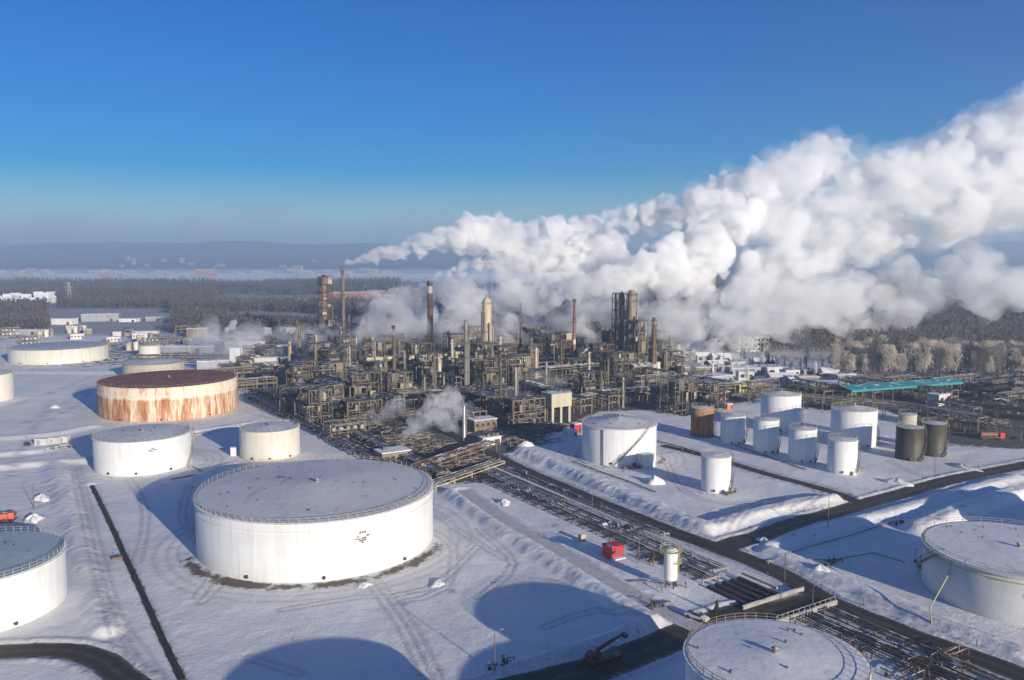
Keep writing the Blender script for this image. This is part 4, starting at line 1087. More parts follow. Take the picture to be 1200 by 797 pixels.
stack(403, 312, 413, 4.5, 'steel_grey', 'tall slender grey chimney whose white steam trails right, highest at the left', 'tall slender grey chimney', ring=3)
tower(383, 324, 404, 17, 'tall dark lattice tower with column left of the slender grey chimney', 'dark lattice tower', lev=9, mat='steel_dark', seed=5, drum=-1.5)
tower(388, 375, 405, 8, 'short tan structure at the right foot of the dark lattice tower', 'short tan structure', lev=4, mat='steel_tan', seed=6)
stack(351.5, 379, 428, 3.6, 'steel_tan', 'slim pale stack beside the dark roofed hall on its left', 'pale stack of the dark hall')
stack(362.5, 384, 414, 2.4, 'steel_grey', 'thin grey stack between two pale ones near the lattice tower', 'thin grey stack', ring=1)
column(371, 392, 428, 5, 'insulation', 'short stout pale column with platforms near the dark roofed hall', 'short stout pale column', plats=3, seed=3)
stack(430, 370, 424, 3.0, 'steel_tan', 'thin tan stack at the left end of the long tan gallery', 'thin tan stack', ring=1)
stack(462, 381, 460, 3.6, 'steel_rust', 'thin brown stack in front of the long tan gallery', 'thin brown stack')
stack(465.5, 330, 400, 2.6, 'steel_dark', 'thin dark mast fading into steam right of the grey chimney', 'thin dark mast', ring=1)
stack(504.5, 329, 420, 7.5, 'steel_rust', 'thick red and white chimney with black rim standing in the steam', 'red and white chimney', bands=[(.62, .72, 'red_dull'), (.84, .93, 'wall_pale'), (.93, .992, 'steel_dark')], taper=.8)
column(546.5, 375, 462, 5.6, 'insulation', 'slim silver grey column standing before the cream column', 'slim silver column', plats=4, seed=8, dome=False)
column(571, 348, 432, 12, 'steel_cream', 'tall cream coloured column with platforms in the middle of the works', 'tall cream column', plats=6, seed=10, pipes=4)
stack(610, 354, 421, 2.2, 'steel_dark', 'thin black mast rising from the stepped yellowish building', 'thin black mast', ring=1)
stack(672.5, 350, 432, 4.0, 'red_dull', 'slim brick red stack left of the highest dark tower', 'brick red stack', bands=[(.70, .73, 'steel_dark'), (.35, .42, 'wall_pale')])
tower(660, 390, 438, 19, 'brown open structure left of the brick red stack', 'brown open structure', lev=6, mat='steel_rust', seed=14, n=9, depth=.8)
tower(725, 344, 432, 15, 'left half of the highest tower, dark steel frame round tan vessels', 'highest dark tower', lev=9, mat='steel_dark', seed=20, drum=2.0, n=8)
column(739, 339, 434, 11, 'steel_tan', 'right hand tan column of the highest tower, with closely spaced platforms', 'tan column of the highest tower', plats=10, seed=21, pipes=4, pm='steel_dark')
tower(749, 376, 436, 17, 'lower tan structure leaning on the right side of the highest tower', 'lower tan structure', lev=5, mat='steel_tan', seed=22, n=9)
building(716, 428, 11, 9, 26, 'tall windowless grey block against the left side of the highest tower', 'tall windowless grey block', wall='steel_dark', roof='steel_grey', door=False)
building(697, 432, 26, 12, 12, 'long dark hall between the brick red stack and the highest tower', 'long dark hall', wall='steel_dark', roof='steel_dark', rz=0.1, gable=3)
column(765.5, 372, 436, 5, 'steel_rust', 'slender brown column with many platforms right of the highest tower', 'slender brown column', plats=9, seed=30, pipes=1, dome=False, pm='steel_dark')
column(779.5, 411, 444, 5, 'steel_tan', 'short tan column at the right end of the works', 'short tan column', plats=2, seed=31)
stack(586, 418, 478, 3.2, 'steel_dark', 'dark slim stack in the foreground of the works, right of centre', 'dark slim stack')
column(604.5, 430, 470, 3.8, 'insulation', 'slim pale column in front of the stepped yellowish building', 'slim pale column', plats=2, seed=33, pipes=1)
column(544, 475, 516, 4, 'silver', 'short silver column at the near edge of the works', 'short silver column', plats=1, seed=34, pipes=1)
stack(497.5, 440, 468, 2.6, 'insulation', 'short pale stack, left one of the pair beside the ground steam', 'left of the pale stack pair', ring=1)
stack(520, 438, 465, 2.6, 'insulation', 'short pale stack, right one of the pair beside the ground steam', 'right of the pale stack pair', ring=1)
column(618.5, 460, 490, 4, 'steel_tan', 'low tan column left of the box building on legs', 'low tan column', plats=1, seed=35, pipes=1)
stack(835, 423, 443, 2.6, 'white_steel', 'short white chimney steaming above the small flat snowy roof at the right', 'short white chimney', ring=0, taper=.9)
# flare masts further back
stack(712, 420, 452, 2, 'steel_grey', 'thin grey mast in front of the long dark hall', 'thin grey mast in front of the dark hall', ring=0)

# stepped yellowish building
x, y = at(613, 440); mark(613, 442, 'stepped yellowish building')
r = thing('furnace_building', 'stepped yellowish furnace building under the thin black mast', 'building', x, y, 0, GRID)
for i, (w_, h0, h1) in enumerate(((17, 0, 5), (13, 5, 8.5), (8.5, 8.5, 12), (4, 12, 15))): MB().box(0, 0, h0, w_, w_*.7, h1-h0-.01).build('wall', 'steel_cream', r)
for i in range(4): MB().box(-6+i*4, -6.02, 1.6, 1.8, .1, 1.8).build('window', 'glass_dark', r)
for i in range(2): MB().box(-2.2+i*4.4, -4.65, 6, 1.5, .1, 1.4).build('window', 'glass_dark', r)
# long tan gallery on trestles
x0, y0 = at(429, 440); x1, y1 = at(531, 434); zt = height_at(416, (y0+y1)/2)
L = math.dist((x0, y0), (x1, y1)); r = thing('conveyor_gallery', 'long tan covered gallery raised on trestles across the works', 'gallery', (x0+x1)/2, (y0+y1)/2, 0, math.atan2(y1-y0, x1-x0)); mark(480, 437, 'long tan gallery')
MB().box(0, 0, zt-3.2, L, 4.5, 2.9).build('wall', 'steel_cream', r); MB().box(0, 0, zt-.298, L+.6, 5.1, .35).build('roof', 'steel_tan', r)
for i in range(7):
    u = -L/2+L*i/6; b = MB(); b.bar((u, -1.8, 0), (u, -1.2, zt-3.2), .5); b.bar((u, 1.8, 0), (u, 1.2, zt-3.2), .5); b.bar((u, -1.7, 1), (u, 1.4, zt-5), .25); b.build('trestle', 'steel_rust', r)
# dark roofed hall with white gable house, left
building(392, 466, 34, 16, 8, 'long hall with a black roof at the left of the works', 'black roofed hall', wall='steel_dark', roof='steel_dark', rz=GRID-math.pi/2, gable=3.5)
building(357, 467, 13, 9, 6.5, 'small white gabled house with snowy roof beside the black roofed hall', 'white gabled house', wall='white_steel', rz=GRID-math.pi/2, gable=2.5, name='gabled_house')
building(403, 458, 6, 5, 6, 'white cube shed right of the black roofed hall', 'white cube shed', wall='white_steel')
building(652, 494, 12, 9, 6.5, 'tan box building raised on pale legs at the near edge of the works', 'box building on legs', wall='tan_tank', roof='wall_grey', door=False, z=9, name='raised_building')
r = bpy.data.objects['raised_building']; r.location.z = 0
for c in list(r.children): c.location.z = 8
for u in (-5, 0, 5):
    for v in (-3.5, 3.5): MB().box(u, v, 0, 1.2, 1.2, 8).build('leg', 'tan_tank', r)
building(574, 521, 9, 4, 3.4, 'white site container beside the works gate', 'white site container', wall='white_steel', name='site_container', win=2)
building(674.5, 507, 4, 3.5, 4.2, 'small red cabin left of the stair tank', 'small red cabin', wall='red_paint', name='red_cabin')
building(668, 511, 5, 4, 2.6, 'low pale cabin just left of the small red cabin', wall='wall_pale', name='site_cabin')
building(835, 452, 24, 12, 6.5, 'grey building with flat snowy roof under the short white chimney', 'grey flat roofed building', wall='wall_grey', win=5)
building(846, 468, 7, 6, 4.5, 'bright red cabin in front of the grey flat roofed building', 'bright red cabin', wall='red_paint', name='red_cabin')
building(853, 479, 4, 3, 2.6, 'small orange red cabin above the small brown rusty tank', None, wall='orange_paint', name='red_cabin')
building(866, 462, 6, 6, 6, 'little yellow building right of the bright red cabin', 'little yellow building', wall='yellow_paint')
building(878, 411, 30, 14, 12, 'pale block with rows of windows at the forest edge right of the steam', 'pale windowed block', wall='wall_pale', win=8, rows=3, rz=.1, name='office_building')
building(853, 408, 24, 12, 13, 'grey office block left of the pale windowed block', 'grey office block', wall='wall_grey', win=7, rows=3, rz=.1, name='office_building')
building(818, 438, 22, 12, 5, 'low warehouse with snowy roof right of the short tan column', 'low snowy warehouse', wall='steel_tan', rz=.05)
building(890, 438, 46, 16, 5, 'long low warehouse with snowy roof above the broad tank', 'long low warehouse', wall='wall_grey', rz=.15, win=6)
building(962, 459, 28, 14, 5.5, 'low snowy shed left of the teal canopy', 'low snowy shed', wall='steel_tan', rz=.1, win=4)
building(1100, 474, 12, 7, 6, 'small pale pump house under the right end of the teal canopy', 'small pale pump house', wall='wall_pale', win=2)
building(925, 446, 10, 8, 7, 'pale house beside the frosted tree', 'pale house', wall='wall_pale', win=3, rows=2, rz=.2)
# teal loading canopy
x0, y0 = at(990, 474); x1, y1 = at(1120, 463); L = math.dist((x0, y0), (x1, y1)); mark(1050, 470, 'teal canopy')
r = thing('loading_canopy', 'long teal roofed loading canopy at the right beneath the frosted trees', 'canopy', (x0+x1)/2, (y0+y1)/2, 0, math.atan2(y1-y0, x1-x0))
b = MB(); b.add([(-L/2, -4.5, 8.2), (L/2, -4.5, 8.2), (L/2, 4.5, 9.6), (-L/2, 4.5, 9.6), (-L/2, -4.5, 8.5), (L/2, -4.5, 8.5), (L/2, 4.5, 9.9), (-L/2, 4.5, 9.9)], [(3, 2, 1, 0), (4, 5, 6, 7), (0, 1, 5, 4), (1, 2, 6, 5), (2, 3, 7, 6), (3, 0, 4, 7)]); b.build('roof', 'teal_roof', r)
b = MB(); b.box(0, -4.6, 7.3, L, .15, 1.0); b.build('fascia', 'teal_roof', r)
for i in range(12):
    u = -L/2+1+(L-2)*i/11
    for v in (-3.6, 3.6): MB().box(u, v, 0, .35, .35, 8.4).build('post', 'steel_rust', r)
# tank wagons and road tankers under and beside the canopy
def wagon(x, y, rz, label, group, first=[None]):
    if first[0] is None:
        r = thing('tank_wagon', label, 'tank wagon', x, y, 0, rz, group)
        b = MB(); b.tube((-5.6, 0, 2.5), (5.6, 0, 2.5), 1.45, n=14); b.tube((0, 0, 3.8), (0, 0, 4.3), .5); b.build('barrel', 'steel_dark', r)
        MB().box(0, 0, .9, 12.4, 2.4, .3).build('underframe', 'steel_dark', r)
        for u in (-4.2, 4.2):
            b = MB()
            for du in (-.9, .9):
                for v in (-.8, .8): wheel(b, u+du, v, .46, .16)
            b.build('bogie', 'steel_rust', r)
        first[0] = proto(r)
    return dup(first[0], x, y, 0, rz, label=label, group=group)
for row, (pa, pb, n_) in enumerate((((1118, 476), (1215, 486), 7), ((1128, 466), (1225, 474), 7), ((1150, 488), (1235, 497), 5))):
    a, c = at(*pa), at(*pb); ang = math.atan2(c[1]-a[1], c[0]-a[0]); L = math.dist(a, c)
    for i in range(n_):
        t = i*13.6
        wagon(a[0]+math.cos(ang)*t, a[1]+math.sin(ang)*t, ang, '%s dark tank wagon from the left in the %s siding right of the teal canopy' % (('first', 'second', 'third', 'fourth', 'fifth', 'sixth', 'seventh')[i], ('middle', 'upper', 'lowest')[row]), 'tank wagons on the %s siding' % ('middle', 'upper', 'lowest')[row])
x, y = at(1162, 515); r = thing('tanker_truck', 'dark red tanker truck near the right edge above the cleared yard', 'truck', x, y, 0, -.05)
b = MB(); b.tube((-5, 0, 2.3), (2.2, 0, 2.3), 1.2, n=14); b.build('barrel', 'red_dull', r); MB().box(-1, 0, .8, 9, 2.3, .35).build('chassis', 'steel_dark', r); MB().box(4.1, 0, .8, 2.0, 2.4, 2.4).build('cab', 'red_paint', r)
for u in (-4, -2.8, 4):
    for v in (-1, 1):
        b = MB(); wheel(b, u, v, .5, .3); b.build('wheel', 'black_rubber', r)

EXTRA = []; g_ = random.Random(55)
for px, yt, yb in ((440, 400, 448), (474, 410, 452), (488, 404, 440), (530, 398, 440), (558, 412, 455), (593, 402, 434), (628, 407, 447), (640, 424, 468), (690, 412, 452), (410, 405, 442), (419, 422, 458), (394, 394, 428), (452, 417, 464), (509, 416, 456), (704, 434, 474), (730, 442, 478), (757, 432, 466), (798, 428, 456), (566, 440, 480), (533, 452, 486), (370, 405, 440), (340, 400, 432)):
    wd = g_.uniform(2.6, 5.2); nm = g_.choice(('steel_tan', 'insulation', 'steel_grey', 'steel_cream', 'steel_rust'))
    r = column(px, yt, yb, wd, nm, 'x', 'x', plats=g_.randint(1, 4), seed=px, pipes=1, dome=g_.random() < .6); LAND.pop()
    EXTRA.append((px, yb, r, ('thick ' if wd > 4 else 'slender ')+{'steel_tan': 'tan', 'insulation': 'pale grey', 'steel_grey': 'dull grey', 'steel_cream': 'cream', 'steel_rust': 'brown'}[nm]+' column'))
# ------------------------------------------------------------------ modules that fill the works
def m_structure(seed, w=15, d=11, h=16, lev=3, mat='steel_grey'):
    r = thing('process_structure', None, 'structure', 0, 0)
    structure_mb(w, d, h, lev, (3, 2), rngs=seed).build('frame', mat, r); decks_mb(w, d, h, lev, seed).build('decking', 'steel_dark', r)
    equipment(r, w, d, h, lev, seed+1, n=9); piping(r, w+3, d+3, h, seed+2, n=30); cladding(r, w, d, h, lev, seed, 4); return proto(r)
def m_rack(seed, L=24, w=7, h=8, mat='steel_tan'):
    r = thing('pipe_rack', None, 'pipe rack', 0, 0); b = MB()
    for i in range(5):
        u = -L/2+L*i/4
        for v in (-w/2, w/2): b.box(u, v, 0, .4, .4, h+.3)
        for z in (h*.55, h): b.box(u, 0, z-.3, .35, w+1, .35)
    for v in (-w/2, w/2): b.box(0, v, h-.7, L, .25, .3)
    b.build('frame', mat, r); g = random.Random(seed)
    for z in (h*.55, h):
        for i in range(7):
            v = -w/2+.5+(w-1)*i/6; R = g.choice([.15, .2, .3, .38]); MB().tube((-L/2-.5, v, z+.07+R), (L/2+.5, v, z+.07+R), R, n=7).build('pipe', g.choice(['insulation', 'steel_grey', 'silver', 'steel_rust', 'steel_tan']), r)
    return proto(r)
def m_cooler(seed):
    r = thing('air_cooler', None, 'cooler', 0, 0); b = MB()
    for u in (-8, -2.7, 2.7, 8):
        for v in (-3, 3): b.box(u, v, 0, .4, .4, 9)
    b.bar((-8, -3, 1), (-2.7, -3, 8), .2); b.bar((8, -3, 1), (2.7, -3, 8), .2); b.build('frame', 'steel_grey', r)
    MB().box(0, 0, 9, 18, 7.5, 1.3).build('tube_bundle', 'insulation', r)
    for u in (-6, 0, 6): MB().ring(2.1, 2.35, 10.3, 11.2, n=20, x=u).build('fan_ring', 'silver', r)
    piping(r, 18, 8, 8, seed, n=12); return proto(r)
def m_heater(seed):
    r = thing('process_heater', None, 'heater', 0, 0)
    b = MB(); b.box(0, 0, 2, 9, 6, 8); b.build('firebox', 'steel_rust', r)
    b = MB(); b.add([(-4.5, -3, 10), (4.5, -3, 10), (4.5, 3, 10), (-4.5, 3, 10), (-1.5, -1.2, 13), (1.5, -1.2, 13), (1.5, 1.2, 13), (-1.5, 1.2, 13)], [(4, 5, 6, 7), (0, 1, 5, 4), (1, 2, 6, 5), (2, 3, 7, 6), (3, 0, 4, 7)]); b.build('hood', 'steel_tan', r)
    MB().lathe([(1.1, 13), (.95, 24), (.8, 24), (.8, 23)], n=14).build('flue', 'steel_grey', r)
    for u in (-4, 0, 4):
        for v in (-2.6, 2.6): MB().box(u, v, 0, .4, .4, 2).build('leg', 'concrete', r)
    platform(r, 1.0, 18, 'steel_dark', n=10); piping(r, 13, 10, 9, seed, n=14); return proto(r)
def m_drums(seed, mat='insulation'):
    r = thing('drum_group', None, 'drums', 0, 0)
    for i in range(4):
        v = -6+i*4; b = MB(); L = 9; b.tube((-L/2, v, 2.6), (L/2, v, 2.6), 1.35, n=14); b.tube((L/2, v, 2.6), (L/2+.9, v, 2.6), 1.35, .5, n=14); b.tube((-L/2, v, 2.6), (-L/2-.9, v, 2.6), 1.35, .5, n=14); b.build('horizontal_drum', mat, r)
        for u in (-3, 3): MB().box(u, v, 0, .5, 2, 1.5).build('saddle', 'concrete', r)
    piping(r, 14, 16, 5, seed, n=20); return proto(r)
def m_columns(seed):
    r = thing('column_group', None, 'columns', 0, 0); g = random.Random(seed)
    for i in range(3):
        u = -7+i*6.5; R = g.uniform(.9, 1.7); h = g.uniform(13, 24); v = g.uniform(-2, 2)
        c = MB().lathe([(R, 0), (R, h-R), (R*.6, h-.2), (.05, h)], n=16, x=u, y=v).build('column', g.choice(['insulation', 'steel_tan', 'steel_cream', 'silver']), r)
        b = MB()
        for z in (h*.45, h*.85):
            b.ring(R+.02, R+1, z, z+.1, n=14, x=u, y=v); b.ring(R+.92, R+1, z+1.0, z+1.1, n=14, x=u, y=v)
            for k in range(8): t_ = k*math.pi/4; b.box(u+(R+.95)*math.cos(t_), v+(R+.95)*math.sin(t_), z, .08, .08, 1.1)
        b.build('platform', 'steel_grey', r)
    piping(r, 18, 8, 14, seed, n=18); return proto(r)
def m_exchangers(seed):
    r = thing('heat_exchanger_bank', None, 'heat exchangers', 0, 0)
    structure_mb(16, 9, 8, 2, (4, 1), .3, rngs=seed).build('frame', 'steel_tan', r)
    for k in range(2):
        for i in range(5):
            u = -6.4+i*3.2; z = 1.6+k*4; b = MB(); b.tube((u, -4.5, z), (u, 4.5, z), .75, n=12); b.tube((u, -5.1, z), (u, -4.5, z), .95, n=12); b.build('exchanger_shell', ('silver', 'insulation')[(i+k) % 2], r)
    piping(r, 17, 12, 8, seed, n=20); return proto(r)
def m_shed(seed):
    r = thing('plant_building', None, 'building', 0, 0)
    MB().box(0, 0, 0, 12, 8, 5).build('wall', ('wall_grey', 'steel_tan', 'wall_pale')[seed % 3], r); MB().box(0, 0, 5.002, 12.6, 8.6, .35).build('roof', 'roof_snow', r)
    for i in range(4): MB().box(-4.5+i*3, -4.04, 2.2, 1.5, .1, 1.3).build('window', 'glass_dark', r)
    MB().box(5, -4.05, 0, 1.4, .1, 2.3).build('door', 'steel_dark', r); MB().box(-3, 1, 5.35, 1.6, 1.4, 1.1).build('roof_vent', 'steel_grey', r); return proto(r)
def m_vtanks(seed):
    r = thing('small_tank_group', None, 'tanks', 0, 0)
    for i, (u, v) in enumerate(((-5, -3), (1, -3), (6, -2), (-3, 4), (4, 4))):
        R = 2.3-.2*i; h = 6+i % 3; MB().lathe([(R, 0), (R, h), (.05, h+.5)], n=20, x=u, y=v).build('tank', ('tank_cream', 'insulation', 'tan_tank')[(i+seed) % 3], r)
    piping(r, 15, 12, 4, seed, n=16); return proto(r)
def m_manifold(seed):
    r = manifold(0, 0, 20, 14, None, seed, mats=('steel_grey', 'steel_tan', 'steel_rust', 'insulation'), h=3); r.name = 'pipe_manifold_yard'; r['category'] = 'pipework'
    return proto(r)
PR = {}
for k, f in {'structure': m_structure, 'rack': m_rack, 'cooler': m_cooler, 'heater': m_heater, 'drums': m_drums, 'columns': m_columns, 'exch': m_exchangers, 'shed': m_shed, 'tanks': m_vtanks, 'mani': m_manifold}.items():
    PR[k] = [f(100+i*7) for i in range(3 if k in ('structure', 'columns', 'mani') else 2)]
PR['structure'].append(m_structure(131, 12, 12, 22, 5, 'steel_rust')); PR['structure'].append(m_structure(137, 18, 9, 11, 2, 'steel_tan')); PR['structure'].append(m_structure(141, 16, 14, 19, 4, 'steel_dark'))
DESC = {'structure': ['grey open steel process structure', 'grey process structure with stacked decks', 'grey decked framework', 'high rusty process structure', 'low tan process structure', 'tall dark process structure'],
        'rack': ['two storey pipe rack', 'two storey pipe rack section'], 'cooler': ['air cooler deck with fan rings', 'fan topped air cooler'], 'heater': ['rusty heater box with flue', 'rusty fired heater'],
        'drums': ['row of pale drums', 'row of four horizontal drums'], 'columns': ['trio of slim columns', 'cluster of three columns', 'three platformed columns'], 'exch': ['bank of heat exchangers', 'stacked heat exchangers'],
        'shed': ['low plant building', 'small flat roofed building'], 'tanks': ['group of five small tanks', 'cluster of small upright tanks'], 'mani': ['low tangle of pipes', 'ground level pipe tangle', 'low pipe and valve yard']}
rng = random.Random(77); placed = []
avoid = [(at(e_[0], e_[1]), 8) for e_ in EXTRA]+[(at(px_, py_), 16) for px_, py_ in ((1125, 477), (1150, 480), (1175, 483), (1200, 486), (1135, 467), (1160, 469), (1190, 472), (1215, 475), (1160, 490), (1185, 493), (1210, 496), (1162, 513))]+[(at(p[0], p[1]), 9) for p in LAND]+[((TANKS[k][0], TANKS[k][1]), TANKS[k][2]+11) for k in TANKS]
GA = (GRID-math.pi/2)
s = 62.0; row = 0
while s > -640:
    t = -4.0; dt_ = 21 if s > -330 else 26
    while t < 560:
        x, y = site(s+rng.uniform(-2, 2), t+rng.uniform(-2, 2)); px, py = topix(x, y, 0)
        core = in_poly(px, py, PLANT_PX)
        ok = core and all(math.dist((x, y), a) > d for a, d in avoid) and not (s > -6 and px < 1080) and float(seg_dist(np.array([x]), np.array([y]), ROADS['main'][1])[0]) > 11
        if ok:
            left = px < 345; right = px > 860
            if row % 3 == 2 and py < 500: kind = rng.choice(['rack', 'rack', 'rack', 'mani', 'rack'])
            elif left: kind = rng.choice(['shed', 'mani', 'rack', 'tanks', 'mani', None, 'drums'])
            elif right: kind = rng.choice(['mani', 'rack', 'mani', 'drums', 'rack', 'exch', 'rack'])
            elif py > 500: kind = rng.choice(['mani', 'mani', 'mani', 'exch', 'mani', 'shed'])
            elif px > 785: kind = rng.choice(['mani', 'rack', 'exch', 'drums', 'shed', 'tanks', 'structure'])
            elif py > 452: kind = rng.choice(['structure', 'structure', 'mani', 'cooler', 'mani', 'exch', 'mani', 'drums', 'rack', 'structure'])
            else: kind = rng.choice(['structure', 'structure', 'structure', 'cooler', 'heater', 'exch', 'columns', 'structure', 'mani', 'tanks', 'rack', 'structure'])
            if kind:
                i = rng.randrange(len(PR[kind])); lim = kind == 'structure' and (py > 470)
                if lim: i = rng.choice([0, 1, 2, 4])
                placed.append((kind, i, x, y, px, py))
        t += dt_
    s -= 17 if s > -330 else 22; row += 1
for i in range(90):          # looser yards at the far left and beyond the right tank yard
    px, py = (rng.uniform(-20, 345), rng.uniform(388, 412)) if i < 62 else (rng.uniform(1075, 1230), rng.uniform(470, 505))
    x, y = at(px, py)
    if all(math.dist((x, y), a) > d+6 for a, d in avoid) and all(math.hypot(x-q[2], y-q[3]) > 22 for q in placed):
        kind = rng.choice(['shed', 'mani', 'rack', 'mani', 'shed', 'tanks', 'exch', 'rack']); placed.append((kind, rng.randrange(len(PR[kind])), x, y, px, py))
# describe each by the landmark it stands nearest to
def relation(dx, dy):
    a = math.degrees(math.atan2(-dy*3.2, dx)) % 360
    return ['right of', 'right behind', 'behind', 'left behind', 'left of', 'left in front of', 'in front of', 'right in front of'][int(((a+22.5) % 360)//45)]
lab = {}
for k, p in enumerate(placed):
    kind, i, x, y, px, py = p
    l_ = min(LAND, key=lambda q: math.hypot(q[0]-px, (q[1]-py)*3.2)); rel = relation(px-l_[0], py-l_[1])
    lab.setdefault((DESC[kind][i], rel, l_[2]), []).append((math.hypot(l_[0]-px, (l_[1]-py)*3.2), k))
for px, py, r, d in EXTRA:
    l_ = min(LAND, key=lambda q: math.hypot(q[0]-px, (q[1]-py)*3.2)); r['label'] = f"{d} {relation(px-l_[0], py-l_[1])} the {l_[2]}"
    if len(r['label'].split()) > 16: r['label'] = r['label'].replace('left of the ', 'by the ', 1).replace(' the ', ' ')
    r['label'] = ' '.join(r['label'].split()[:16])
ORD = ['nearest', 'second nearest', 'third nearest', 'fourth nearest', 'fifth nearest', 'sixth nearest', 'seventh nearest', 'eighth nearest', 'ninth nearest', 'tenth nearest', 'farthest']
final = {}
for (d, rel, short), lst in lab.items():
    lst.sort()
    for j, (_, k) in enumerate(lst):
        rt = rel if rel.endswith('of') or rel == 'behind' else rel
        final[k] = f"{d} {rt} the {short}" + ('' if len(lst) == 1 else f", {ORD[min(j, 10)]}")
        if len(final[k].split()) > 16: final[k] = final[k].replace(' process', '').replace(' section', '').replace('with stacked decks', '').replace('  ', ' ')
        if len(final[k].split()) > 16: final[k] = final[k].replace('ground level ', '').replace(' with flue', '').replace(' with fan rings', '').replace(' the ', ' ')
        final[k] = ' '.join(final[k].split()[:16])
seen_ = {}
for k in sorted(final):
    n_s = seen_.get(final[k], 0); seen_[final[k]] = n_s+1
    if n_s: final[k] = ['', 'another ', 'one more '][min(n_s, 2)]+final[k].replace('two storey ', 'farther ')
for k, (kind, i, x, y, px, py) in enumerate(placed):
    rz = GA if kind in ('rack',) and rng.random() < .5 else (GRID if rng.random() < .7 else GA)
    rt = dup(PR[kind][i], x, y, 0, rz, (1, 1, rng.uniform(.85, 1.25) if kind in ('structure', 'columns') else 1), final[k])
for k in PR:
    for r in PR[k]:
        if 'label' not in r or r.location.length < 1:
            for c in list(r.children):
                for g_ in list(c.children): bpy.data.objects.remove(g_)
                bpy.data.objects.remove(c)
            bpy.data.objects.remove(r)
# long pipe racks threading the works, and the corridor on its left flank
def long_rack(pa, pb, label, seed, w=7, h=7.5, mat='steel_tan', npipe=8):
    a, c = at(*pa), at(*pb); L = math.dist(a, c); g = random.Random(seed)
    r = thing('pipe_bridge', label, 'pipe rack', (a[0]+c[0])/2, (a[1]+c[1])/2, 0, math.atan2(c[1]-a[1], c[0]-a[0])); b = MB(); k = max(2, int(L/9))
    for i in range(k+1):
        u = -L/2+L*i/k
        for v in (-w/2, w/2): b.box(u, v, 0, .4, .4, h+.3)
        b.box(u, 0, h-.35, .4, w+1.2, .4); b.box(u, 0, h*.6, .3, w+.6, .35)
    for v in (-w/2, w/2): b.box(0, v, h-.8, L, .25, .35)
    b.build('frame', mat, r)
    for i in range(npipe):
        v = -w/2+.5+(w-1)*i/(npipe-1); R = g.choice([.18, .25, .35, .45]); MB().tube((-L/2, v, h+.07+R), (L/2, v, h+.07+R), R, n=8).build('pipe', g.choice(['insulation', 'steel_grey', 'silver', 'steel_tan', 'steel_rust']), r)
    return r
long_rack((292, 466), (478, 562), 'long raised pipe rack along the left flank of the works', 1, w=6, h=2.6, mat='steel_grey')
long_rack((310, 462), (520, 566), 'second raised pipe rack inside the left flank of the works', 2, w=5, h=3.6, mat='steel_grey')
long_rack((490, 558), (575, 528), 'raised pipe rack across the near corner of the works', 3, w=6, h=3.6)
long_rack((505, 574), (585, 546), 'nearest raised pipe rack feeding the low racks beside the main road', 4, w=4.5, h=2.0, mat='steel_cream', npipe=6)
long_rack((620, 497), (700, 476), 'raised pipe rack behind the small red cabin', 5)
long_rack((700, 474), (880, 462), 'raised pipe rack behind the stair tank', 6)
long_rack((640, 452), (700, 446), 'tan pipe rack right of the stepped yellowish building', 7, h=11)
long_rack((880, 474), (1060, 492), 'pipe rack behind the broad white tanks of the right yard', 8)
long_rack((1085, 500), (1230, 520), 'pipe rack between tank wagons and cleared yard at the right', 9, h=5)
long_rack((960, 446), (1230, 456), 'long elevated pipeline below the frosted trees', 10, w=3, h=4, npipe=4, mat='concrete')
long_rack((160, 424), (300, 424), 'long thin pipe rack beyond the rusty tank', 11, w=5, h=5)
# ------------------------------------------------------------------ yards, town and woods in the distance
far = [  # px, base row, width, depth, height (m), label, wall
 (119, 376, 44, 18, 9, 'large pale factory hall with snowy roof at the far left', 'wall_grey'),
 (76, 380, 26, 14, 7, 'white warehouse left of the large pale factory hall', 'white_steel'),
 (90, 386, 20, 10, 4, 'low white shed in front of the far left warehouses', 'wall_pale'),
 (152, 377, 22, 12, 4, 'low white building right of the large pale factory hall', 'white_steel'),
 (182, 376, 20, 12, 5, 'snowy roofed shed, rightmost of the far left yard', 'wall_grey'),
 (160, 393, 44, 9, 4, 'long low pale shed beyond the small cream tank', 'wall_pale'),
 (232, 395, 20, 14, 9, 'tan boiler house beyond the rusty tank', 'steel_tan'),
 (28, 392, 40, 12, 5, 'long low shed above the blue roofed tank', 'wall_grey'),
 (278, 357, 70, 22, 8, 'white hall in a clearing of the brown woods', 'white_steel'),
 (345, 356, 60, 24, 9, 'long white hall left of the lattice tower beyond the woods', 'white_steel'),
 (418, 349, 110, 30, 12, 'red brick factory right of the grey chimney', 'brick_red'),
 (436, 345, 60, 26, 9, 'pale hall behind the red brick factory', 'wall_pale'),
 (456, 350, 40, 20, 8, 'white shed at the right end of the red brick factory', 'white_steel'),
 (277, 424, 8, 7, 11, 'narrow white block among the hazy yard beyond the rusty tank', 'white_steel'),
 (215, 412, 50, 12, 5, 'long grey shed behind the rusty tank', 'wall_grey'),
 (250, 432, 22, 10, 6, 'grey yard building right behind the rusty tank', 'wall_grey'),
 (288, 408, 34, 10, 6, 'low pale building under the round steam puff', 'wall_pale'),
 (312, 430, 16, 10, 7, 'snowy building left of the pale stack', 'wall_pale'),
 (328, 392, 36, 12, 7, 'white roofed building left of the lattice tower in shade', 'wall_grey')]
for i, (px, py, w_, d_, h_, lb, wl) in enumerate(far):
    building(px, py, w_, d_, h_, lb, None, wall=wl, rz=random.Random(i).uniform(-.1, .35), win=0, door=True, name='warehouse' if h_ < 12 else 'factory_hall')
rng = random.Random(5)
r0 = thing('suburban_house', 'small snow roofed house', 'house', 0, 0)
MB().box(0, 0, 0, 12, 9, 5.5).build('wall', 'wall_pale', r0)
